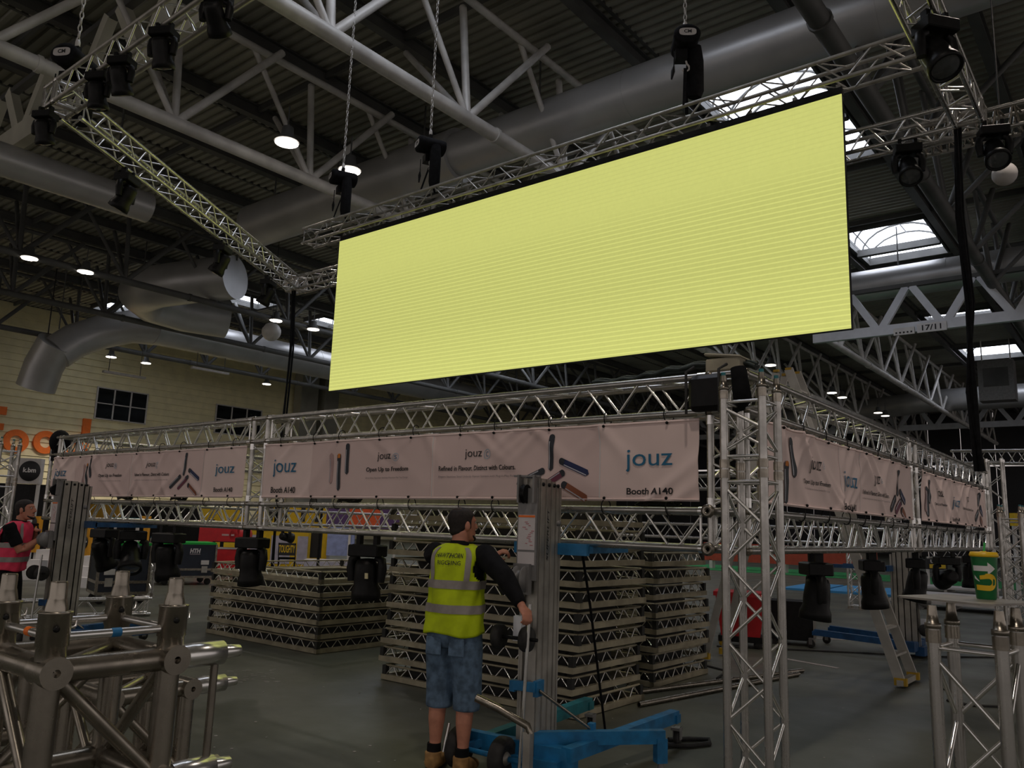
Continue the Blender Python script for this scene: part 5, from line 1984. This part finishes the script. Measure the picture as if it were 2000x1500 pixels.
# hanging cable looms
for pts, r, lb in (([V((-1.46, 9.72, 6.25)), V((-1.50, 9.75, 5.2)), V((-1.45, 9.75, 4.2)), V((-1.50, 9.75, 3.2)), V((-1.47, 9.75, 2.35))], 0.038, 'thick black cable loom hanging down at the right from the flown corner'),
                   ([V((-13.55, 9.6, 6.25)), V((-13.50, 9.62, 5.0)), V((-13.56, 9.62, 3.0)), V((-13.52, 9.62, 0.02))], 0.035, 'black cable loom hanging left of the screen from the flown corner')):
    b = MB()
    for i in range(4):
        rr = random.Random(i + 5)
        b.sweep([q + V((rr.uniform(-1, 1) * r, rr.uniform(-1, 1) * r, 0)) for q in pts], r * 0.55, 8)
    tag(b.obj('cable_loom', BLACKM), lb, 'cables')

# ================================================================== FLOOR ITEMS
for (pa, pb, lb) in (((1240, 1352), (1568, 1309), 'long aluminium pipe on the floor, the one nearer the stacked trusses'), ((1248, 1376), (1560, 1316), 'long aluminium pipe on the floor, the one nearer the camera')):
    b = MB()
    a_, c_ = atz(*pa, 0.026), atz(*pb, 0.026)
    b.sweep([a_, c_], 0.025, 14, caps=False)
    d_ = (c_ - a_).normalized()
    b.sweep([a_ + d_ * 0.002, a_ - d_ * 0.001], [0.025, 0.019], 14, caps=False)
    b.sweep([c_, a_], 0.019, 14, caps=False)
    tag(b.obj('pipe', ALUW), lb, 'pipe')
for k, (pa, pb, w) in enumerate((((1515, 1283), (1637, 1305), 0.07), ((1545, 1243), (1650, 1250), 0.08), ((1718, 1264), (1742, 1266), 0.06))):
    a_, c_ = atz(*pa, 0.003), atz(*pb, 0.003)
    b = MB()
    b.bar(a_, c_, w, 0.004)
    tag(b.obj('tape_strip', TAPE), ('pale strip of tape on the floor beside the pipes', 'pale strip of tape on the floor left of the dark blue lift legs', 'short pale strip of tape on the floor by the ladder')[k], 'tape')
b = MB()
rr = random.Random(12)
for k in range(90):
    px, py = rr.uniform(380, 1750), rr.uniform(1270, 1500)
    q = atz(px, py, 0.004)
    s_ = rr.uniform(0.006, 0.02)
    b.box(q, (s_, s_ * rr.uniform(0.3, 1), 0.004), Matrix.Rotation(rr.uniform(0, 3), 3, 'Z'))
for k in range(40):
    q = atz(rr.uniform(395, 545), rr.uniform(1305, 1335), 0.004)
    b.box(q, (rr.uniform(0.02, 0.07), 0.006, 0.003), Matrix.Rotation(rr.uniform(0.3, 1.0), 3, 'Z'))
tag(b.obj('floor_litter', mat('paper_scraps', (0.40, 0.38, 0.36), 0.8, noise=0.2)), 'scraps of paper and tape scattered on the hall floor', 'litter', kind='stuff')
for pts, lb in (([(1400, 1262), (1540, 1268), (1700, 1276), (1850, 1283), (1990, 1284)], 'long black cable on the floor running right past the ladder'), ([(1380, 1300), (1420, 1310), (1400, 1325), (1450, 1330), (1420, 1345)], 'loose black cable on the floor left of the tower'),
                ([(1840, 1345), (1875, 1352), (1850, 1368), (1900, 1378), (1960, 1380)], 'loose black cable on the floor behind the short tower')):
    b = MB()
    b.sweep([atz(x, y, 0.014) for x, y in pts], 0.012, 6)
    tag(b.obj('floor_cable', RUBBER), lb, 'cable')

# step ladder
t = thing('step_ladder', 'tall aluminium step ladder with yellow caps standing inside the box', 'ladder', (-3.0, 10.3, 0))
LADM = mat('ladder_alu', (0.50, 0.48, 0.44), 0.5, 0.5, noise=0.1)
tp = V((-3.60, 10.2, 3.70))
for k, (ybt, ytp) in enumerate(((10.05, 10.12), (10.62, 10.42))):
    a_, c_ = V((-2.42, ybt, 0.04)), V((tp.x, ytp, 3.72))
    b = MB()
    b.bar(a_, c_, 0.11, 0.03, up=(0, 1, 0))
    b.obj('front_rail', LADM, t, world=True)
    boxo('yellow_foot', a_ + V((0, 0, 0.02)), (0.13, 0.06, 0.08), YCAP, t)
    boxo('yellow_cap', c_ + V((0, 0, 0.0)), (0.08, 0.04, 0.03), YCAP, t)
    a2 = V((-4.75, ybt, 0.04))
    c2 = c_ + V((-0.16, 0, -0.04))
    b = MB()
    b.bar(a2, c2, 0.09, 0.03, up=(0, 1, 0))
    b.obj('rear_rail', LADM, t, world=True)
    boxo('yellow_foot', a2 + V((0, 0, 0.02)), (0.12, 0.06, 0.08), YCAP, t)
    boxo('yellow_cap', c2 + V((0, 0, 0.03)), (0.07, 0.04, 0.03), YCAP, t)
boxo('foot_bar', (-2.42, 10.335, 0.05), (0.07, 0.66, 0.06), LADM, t)
for i in range(1, 13):
    f = i / 13
    a_ = V((-2.42, 10.05, 0.04)).lerp(V((tp.x, 10.12, 3.72)), f)
    c_ = V((-2.42, 10.62, 0.04)).lerp(V((tp.x, 10.42, 3.72)), f)
    boxo('tread', (a_ + c_) / 2, (0.08, (c_ - a_).length, 0.025), LADM, t)

# red trolley and black case behind the tower
q = atz(1448, 1262, 0)
t = thing('trolley', 'red plastic tool trolley on the floor behind the tall tower', 'trolley', (q.x, q.y, 0), 0.35)
b = MB()
b.rings([[V((sx * w_, sy * d_, z)) for sx, sy in ((-1, -1), (1, -1), (1, 1), (-1, 1))] for w_, d_, z in ((0.27, 0.2, 0.16), (0.34, 0.26, 0.72))], 4, smooth=False)
b.obj('tub', RED, t)
b = MB()
b.box((0, 0, 0.75), (0.74, 0.58, 0.06))
b.obj('lid', RED, t)
b = MB()
b.box((0, 0, 0.12), (0.62, 0.46, 0.08))
b.obj('chassis', BLACK, t)
for sx in (-1, 1):
    for sy in (-1, 1):
        b = MB()
        b.lathe([(0.01, -0.02), (0.06, -0.02), (0.06, 0.02), (0.01, 0.02)], 14, Matrix.Translation((sx * 0.24, sy * 0.2, 0.06)) @ Matrix.Rotation(PI / 2, 4, 'X'))
        b.obj('wheel', YCAP if sx < 0 else RUBBER, t)
q = atz(1508, 1262, 0)
t = thing('flight_case', 'plain black case standing behind the tall tower', 'case', (q.x + 0.12, q.y + 0.55, 0), 0.3)
b = MB()
b.box((0, 0, 0.36), (0.62, 0.5, 0.56))
b.obj('case_body', BLACK, t)
for sx in (-1, 1):
    for sy in (-1, 1):
        boxo('corner_edge', (sx * 0.31, sy * 0.25, 0.36), (0.03, 0.03, 0.57), ALUD, t, world=False)
        boxo('foot', (sx * 0.26, sy * 0.2, 0.04), (0.06, 0.06, 0.08), RUBBER, t, world=False)

# ================================================================== LEFT BACKGROUND


def case(label, px, py, rz, w=1.15, d=0.75, h=1.12, txt='HTH', latches=((-0.3, 0), (0.3, 0))):
    q = atz(px, py, 0)
    t = thing('flight_case', label, 'case', (q.x, q.y, 0), rz)
    b = MB()
    b.box((0, 0, 0.18 + h * 0.5), (w, d, h))
    b.obj('case_body', NAVY, t)
    boxo('green_lid_edge', (0, 0, 0.18 + h + 0.02), (w, d, 0.05), GREEN, t, world=False)
    for sx in (-1, 1):
        for sy in (-1, 1):
            boxo('corner_edge', (sx * w / 2, sy * d / 2, 0.18 + h / 2), (0.045, 0.045, h), ALUW, t, world=False)
            b = MB()
            b.lathe([(0.01, -0.025), (0.075, -0.025), (0.075, 0.025), (0.01, 0.025)], 14, Matrix.Translation((sx * w * 0.4, sy * d * 0.38, 0.076)) @ Matrix.Rotation(PI / 2, 4, 'X'))
            b.obj('caster', RUBBER, t)
            boxo('caster_plate', (sx * w * 0.4, sy * d * 0.38, 0.165), (0.12, 0.10, 0.03), STEELG, t, world=False)
    for z in (0.19, 0.18 + h * 0.24):
        boxo('edge_rail', (0, -d / 2 - 0.006, z), (w, 0.02, 0.05), ALUW, t, world=False)
        boxo('edge_rail', (-w / 2 - 0.006, 0, z), (0.02, d, 0.05), ALUD, t, world=False)
    for x, dz in latches:
        boxo('latch', (x * w, -d / 2 - 0.014, 0.18 + h * 0.24 + dz), (0.13, 0.02, 0.15), ALUD, t, world=False)
        boxo('handle', (x * w, -d / 2 - 0.014, 0.18 + h * 0.45 + dz), (0.18, 0.02, 0.10), STEELG, t, world=False)
    text_on('case_lettering', txt, 0.24, 0.11, lambda x, y, l: V((0.0 + x, -d / 2 - 0.004, 0.18 + h * 0.73 + y)), PAPER, t, world=False, bold=0.05, shear=0.15)
    boxo('printed_line', (0.12, -d / 2 - 0.003, 0.18 + h * 0.70), (0.24, 0.004, 0.015), INKG, t, world=False)


case('dark blue flight case with green lid edge, left of the two, one latch in view', 226, 1176, math.radians(75), 0.85, 0.8, 0.86, latches=((-0.28, 0),))
case('dark blue flight case with green lid edge, right of the two, two latches in view', 356, 1140, math.radians(72), 1.2, 0.95, 0.76)

a_, c_ = atz(22, 1190, 0.15), atz(292, 1183, 0.15)
truss('box_truss', 'length of truss lying on the floor in front of the flight cases', 'truss', a_, c_, s=0.24, pitch=0.5, single=False)


def panel_at(name, label, cat, px0, px1, py0, py1, dep, m, thick=0.25, extra=None):
    """free standing flat panel: an upright board facing the aisle at depth dep"""
    c = atd((px0 + px1) / 2, (py0 + py1) / 2, dep)
    w = (px1 - px0) / 1575 * dep
    z0, z1 = atd((px0 + px1) / 2, py1, dep).z, atd((px0 + px1) / 2, py0, dep).z
    z0 = max(0, z0)
    r = math.atan2(CR.y, CR.x) + 0.12
    t = thing(name, label, cat, (c.x, c.y, 0), r)
    boxo('board', (0, 0, (z0 + z1) / 2), (w, thick, z1 - z0), m, t, world=False)
    for sx in (-1, 1):
        if z0 > 0.1:
            boxo('post', (sx * w * 0.45, 0, z0 / 2), (0.08, 0.08, z0), STEELG, t, world=False)
    return t, w, z0, z1, thick


def disc_on(t, x, z, r, thick, m, txt=None, tw=0.0, tm=None, name='printed_disc'):
    b = MB()
    b.lathe([(0.001, 0), (r, 0), (r, 0.02), (0.001, 0.02)], 28, Matrix.Translation((x, -thick / 2, z)) @ Matrix.Rotation(PI / 2, 4, 'X'))
    b.obj(name, m, t)
    if txt:
        text_on('printed_lettering', txt, tw, None, lambda a, bb, l: V((x - tw / 2 + a, -thick / 2 - 0.024, z - tw * 0.12 + bb)), tm or WHITE, t, world=False, bold=0.03)


t, w, z0, z1, th = panel_at('sign_board', 'white hanging sign with a black disc at the left edge', 'sign', 22, 80, 895, 945, 24, OFFW)
disc_on(t, 0.16, (z0 + z1) / 2, 0.30, th, INKK, 'k.bm', 0.36)
t, w, z0, z1, th = panel_at('stand_wall', 'black panel standing for the dark booth interior below the white sign at the left edge', 'stand', -10, 90, 945, 1090, 24.6, BLACK)  # black sheet stands in for the dark inside of the booth
t, w, z0, z1, th = panel_at('sign_board', 'amber board with a black disc behind the man in the pink vest', 'sign', 44, 76, 1008, 1078, 21, AMBER)
disc_on(t, -0.05, z0 + (z1 - z0) * 0.82, 0.22, th, INKK, 'le', 0.22)
t, w, z0, z1, th = panel_at('sign_board', 'amber board with white word on a black disc, right of the left lift mast', 'sign', 132, 176, 1018, 1088, 19, AMBER)
disc_on(t, 0.02, z0 + (z1 - z0) * 0.42, 0.24, th, INKK, 'logic.', 0.44)
for k, (x0, x1, y0, y1, dp) in enumerate(((48, 78, 1075, 1118, 19), (140, 173, 1088, 1140, 17.5))):
    c = atd((x0 + x1) / 2, y1, dp)
    t = thing('stage_steps', ('white steps behind the man in the pink vest', 'white steps right of the left lift mast')[k], 'steps', (c.x, c.y, 0), math.atan2(CR.y, CR.x))
    zt = atd((x0 + x1) / 2, y0, dp).z
    n = 3
    for i in range(n):
        h_ = zt * (i + 1) / n
        boxo('step', (0, i * 0.3, h_ / 2), ((x1 - x0) / 1575 * dp * 1.3, 0.29, h_), WHITE, t, world=False)
t, w, z0, z1, th = panel_at('sign_board', 'teal strip board above the left flight case', 'sign', 217, 272, 1011, 1026, 22, TEAL)
t, w, z0, z1, th = panel_at('stand_post', 'narrow amber post right of the left flight case', 'post', 274, 290, 1008, 1062, 23, AMBER)
t, w, z0, z1, th = panel_at('sign_board', 'dark amber hoarding seen through the left lower truss', 'sign', 120, 232, 978, 1012, 27, mat('dark_amber', (0.36, 0.20, 0.01), 0.6, noise=0.1))
t, w, z0, z1, th = panel_at('stand_wall', 'black stand wall behind the two flight cases', 'stand', 170, 470, 985, 1090, 30, BLACK)
t, w, z0, z1, th = panel_at('sign_board', 'yellow hoarding seen through the lower truss left of the middle upright', 'sign', 395, 480, 985, 1018, 29, YELLOW)
# red kiosk
t, w, z0, z1, th = panel_at('kiosk', 'red rounded kiosk front right of the flight cases', 'kiosk', 395, 470, 1026, 1062, 24, RED, 0.6)
b = MB()
b.lathe([(0.001, -0.3), (0.27, -0.3), (0.27, 0.3), (0.001, 0.3)], 24, Matrix.Translation((w / 2, 0, (z0 + z1) / 2)) @ Matrix.Rotation(PI / 2, 4, 'X'))
b.obj('rounded_end', RED, t)
for x, ww in ((0.16, 0.20), (0.34, 0.09)):
    boxo('pale_mark', (w * x, -0.304, (z0 + z1) / 2), (ww, 0.012, 0.05), PENPK, t, world=False)
t, w, z0, z1, th = panel_at('storage_bin', 'red counter with white top and yellow stickers below the red kiosk', 'counter', 418, 480, 1072, 1120, 22.5, RED, 0.8)
boxo('white_top', (0, 0, z1 + 0.03), (w * 1.02, 0.82, 0.05), OFFW, t, world=False)
for x, ww in ((-0.28, 0.12), (0.06, 0.36)):
    boxo('yellow_sticker', (x, -0.41, z1 - 0.0 + 0.12), (ww, 0.02, 0.13), YELLOW, t, world=False)
boxo('sticker_board', (0, -0.39, z1 + 0.12), (w * 0.95, 0.03, 0.17), BLACK, t, world=False)
t, w, z0, z1, th = panel_at('storage_bin', 'dark red box with pale lid right of the flight cases', 'box', 386, 411, 1080, 1122, 22, RED, 0.6)
boxo('white_top', (0, 0, z1 + 0.02), (w * 1.02, 0.62, 0.04), OFFW, t, world=False)
# yellow counter stand
t, w, z0, z1, th = panel_at('stand_counter', 'yellow framed counter with white panels behind the left stack', 'counter', 474, 602, 1035, 1105, 28, YELLOW, 0.7)
boxo('counter_top', (0, 0, z1 + 0.05), (w * 1.02, 0.8, 0.10), YELLOW, t, world=False)
for x in (-0.36, 0.10, 0.42):
    boxo('white_panel', (x * w, -0.36, (z0 + z1) / 2 - 0.05), (w * (0.22 if x < 0.3 else 0.12) * 1.3, 0.03, (z1 - z0) * 0.78), LILAC, t, world=False)
t, w, z0, z1, th = panel_at('sign_board', 'yellow fascia board over the white panelled counter', 'sign', 505, 640, 985, 1024, 30, YELLOW, 0.3)
for x in (-0.3, -0.1, 0.15, 0.35):
    boxo('dark_gap', (x * w, -0.16, (z0 + z1) / 2), (w * 0.06, 0.02, (z1 - z0) * 0.7), INKK, t, world=False)
t, w, z0, z1, th = panel_at('stand_door', 'dark doorway framed in yellow right of the counter', 'door frame', 600, 640, 1028, 1092, 29, YELLOW, 0.3)
boxo('dark_opening', (-0.05, -0.155, (z0 + z1) / 2), (w * 0.62, 0.02, (z1 - z0) * 0.9), INKK, t, world=False)
# folding chair
c = atd(560, 1090, 24)
t = thing('folding_chair', 'black folding chair with yellow lettering on its back, before the white counter', 'chair', (c.x, c.y, 0), math.atan2(CR.y, CR.x) + 0.2)
boxo('backrest', (0, -0.2, 0.72), (0.50, 0.03, 0.36), INKK, t, world=False)
boxo('seat', (0, 0.05, 0.45), (0.46, 0.42, 0.05), BLACKM, t, world=False)
for sx in (-1, 1):
    rodo('leg', (sx * 0.24, -0.24, 0.9), (sx * 0.24, 0.22, 0), 0.014, BLACK, t, world=False)
    rodo('leg', (sx * 0.22, 0.2, 0.46), (sx * 0.22, -0.25, 0), 0.014, BLACK, t, world=False)
text_on('chair_lettering', 'TOUGHTY', 0.46, 0.22, lambda a, bb, l: V((-0.23 + a, -0.218, 0.62 + bb)), YELLOW, t, world=False, bold=0.02)
# pale wall, table, screens
t, w, z0, z1, th = panel_at('stand_wall', 'pale blue lit stand wall left of the yellow vest man', 'stand', 640, 692, 1030, 1085, 27, mat('pale_blue_panel', (0.30, 0.36, 0.62), 0.5, noise=0.15), 0.3)
t, w, z0, z1, th = panel_at('stand_wall', 'purple stand wall behind the lower truss', 'stand', 640, 780, 985, 1032, 28, PURPLE, 0.3)
t, w, z0, z1, th = panel_at('sign_board', 'orange red board seen through the lower truss left of the yellow vest man', 'sign', 683, 742, 990, 1028, 27, mat('orange_red', (0.62, 0.09, 0.02), 0.5, noise=0.1), 0.2)
c = atd(650, 1112, 22)
t = thing('long_table', 'long white covered table behind the left stack', 'table', (c.x, c.y, 0), math.atan2(CR.y, CR.x) + 0.1)
boxo('tabletop', (0, 0, 0.52), (1.5, 0.7, 0.05), OFFW, t, world=False)
boxo('skirt', (0, -0.34, 0.25), (1.48, 0.03, 0.5), LILAC, t, world=False)
for sx in (-1, 1):
    boxo('leg', (sx * 0.68, 0.25, 0.25), (0.05, 0.05, 0.5), STEELG, t, world=False)
c = atd(620, 1112, 20)
b = MB()
b.sweep([(c.x, c.y, 0.0), (c.x, c.y, 2.0)], 0.035, 10)
b.lathe([(0.22, 0), (0.2, 0.03), (0.04, 0.05)], 16, Matrix.Translation((c.x, c.y, 0)))
tag(b.obj('pole', BLACK), 'black upright pole behind the left stack', 'pole')

# ================================================================== RIGHT BACKGROUND
b = MB()
b.box((-9, 36.5, 0.008), (26, 5.5, 0.016))
tag(b.obj('carpet', GRASSG), 'strip of green carpet far back on the right', 'carpet')
t = thing('blue_sheet', 'bright blue sheet on the floor far back on the right', 'sheet', (-7.6, 26.6, 0), 0.1)
for k in range(3):
    boxo('sheet_fold', (-1.2 + 1.2 * k, 0, 0.03), (1.1, 3.4, 0.06), CYAN, t, world=False)
t = thing('red_bench', 'long orange red barrier far back on the right', 'barrier', (-13, 35.5, 0.018))
boxo('barrier_panel', (0, 0, 0.75), (7.5, 0.3, 0.8), mat('brick_red', (0.42, 0.06, 0.03), 0.6, noise=0.1), t, world=False)
for x in (-3.4, 0, 3.4):
    boxo('barrier_post', (x, 0, 0.2), (0.15, 0.3, 0.4), STEELG, t, world=False)
for k, (px, py0, w) in enumerate(((1855, 1150, 2.6), (1860, 1166, 2.6), (1865, 1180, 2.6))):
    c = atz(px, py0, 0.12)
    t = thing('stage_deck', ('pale stage deck on the floor, farthest of three behind the cup', 'pale stage deck on the floor, middle of three behind the cup', 'pale stage deck on the floor, nearest of three behind the cup')[k], 'stage deck', (c.x, c.y, 0))
    boxo('deck_top', (0, 0, 0.16), (w, 1.4, 0.06), OFFW, t, world=False)
    for sx in (-1, 0, 1):
        boxo('support', (sx * w * 0.45, 0, 0.065), (0.08, 1.3, 0.13), STEELG, t, world=False)
c = atd(1822, 1100, 26)
t, w, z0, z1, th = panel_at('sign_board', 'black board with pale and yellow lettering far back on the right', 'sign', 1808, 1850, 1088, 1112, 29, INKK, 0.1)
text_on('sign_lettering', 'UMV', w * 0.7, 0.12, lambda a, bb, l: V((-w * 0.35 + a, -0.056, z0 + 0.22 + bb)), OFFW, t, world=False, bold=0.04)
boxo('yellow_line', (0, -0.054, z0 + 0.11), (w * 0.8, 0.012, 0.14), YELLOW, t, world=False)
t, w, z0, z1, th = panel_at('stand_wall', 'yellow stand panel at the right edge behind the towers', 'stand', 1975, 2030, 1003, 1028, 22, YELLOW, 0.2)
truss('goal_post_truss', 'low horizontal truss far back on the right behind the lights', 'truss', atd(1815, 1080, 21), atd(2010, 1078, 19), s=0.24, pitch=0.5, single=False)
tower('far truss tower standing on the blue sheet at the right', *atz(1672, 1190, 0).xy, [0.012, 1.6])
tower('truss tower at the right edge beyond the cup', *atd(1985, 1150, 10.5).xy, [0.012, 2.0])

# hanging unit below the far rooflight, unlit strip lights
c = atd(1948, 745, 52)
t = thing('hanging_unit', 'grey box unit hanging from the roof at the right edge below the rooflight', 'heater', c)
boxo('unit_body', c, (2.0, 1.2, 2.6), STEELM, t)
boxo('front_grille', c + V((0, -0.63, 0.2)), (1.4, 0.06, 1.2), STEELK, t)
for x in (-0.8, 0.8):
    rodo('hanger_rod', c + V((x, 0, 1.2)), V((c.x + x, c.y, ZD)), 0.04, STEELG, t)
for (px, py, dep, lb) in ((411, 724, 48, 'unlit pale strip light hanging below the silver duct left of the screen'), (243, 732, 46, 'unlit pale strip light hanging above the dark wall window')):
    c = atd(px, py, dep)
    t = thing('strip_light', lb, 'strip light', c)
    boxo('batten', c, (0.25, 2.4, 0.12), OFFW, t)
    for y in (-0.9, 0.9):
        rodo('hanger_rod', c + V((0, y, 0)), V((c.x, c.y + y, ZD)), 0.02, STEELK, t)
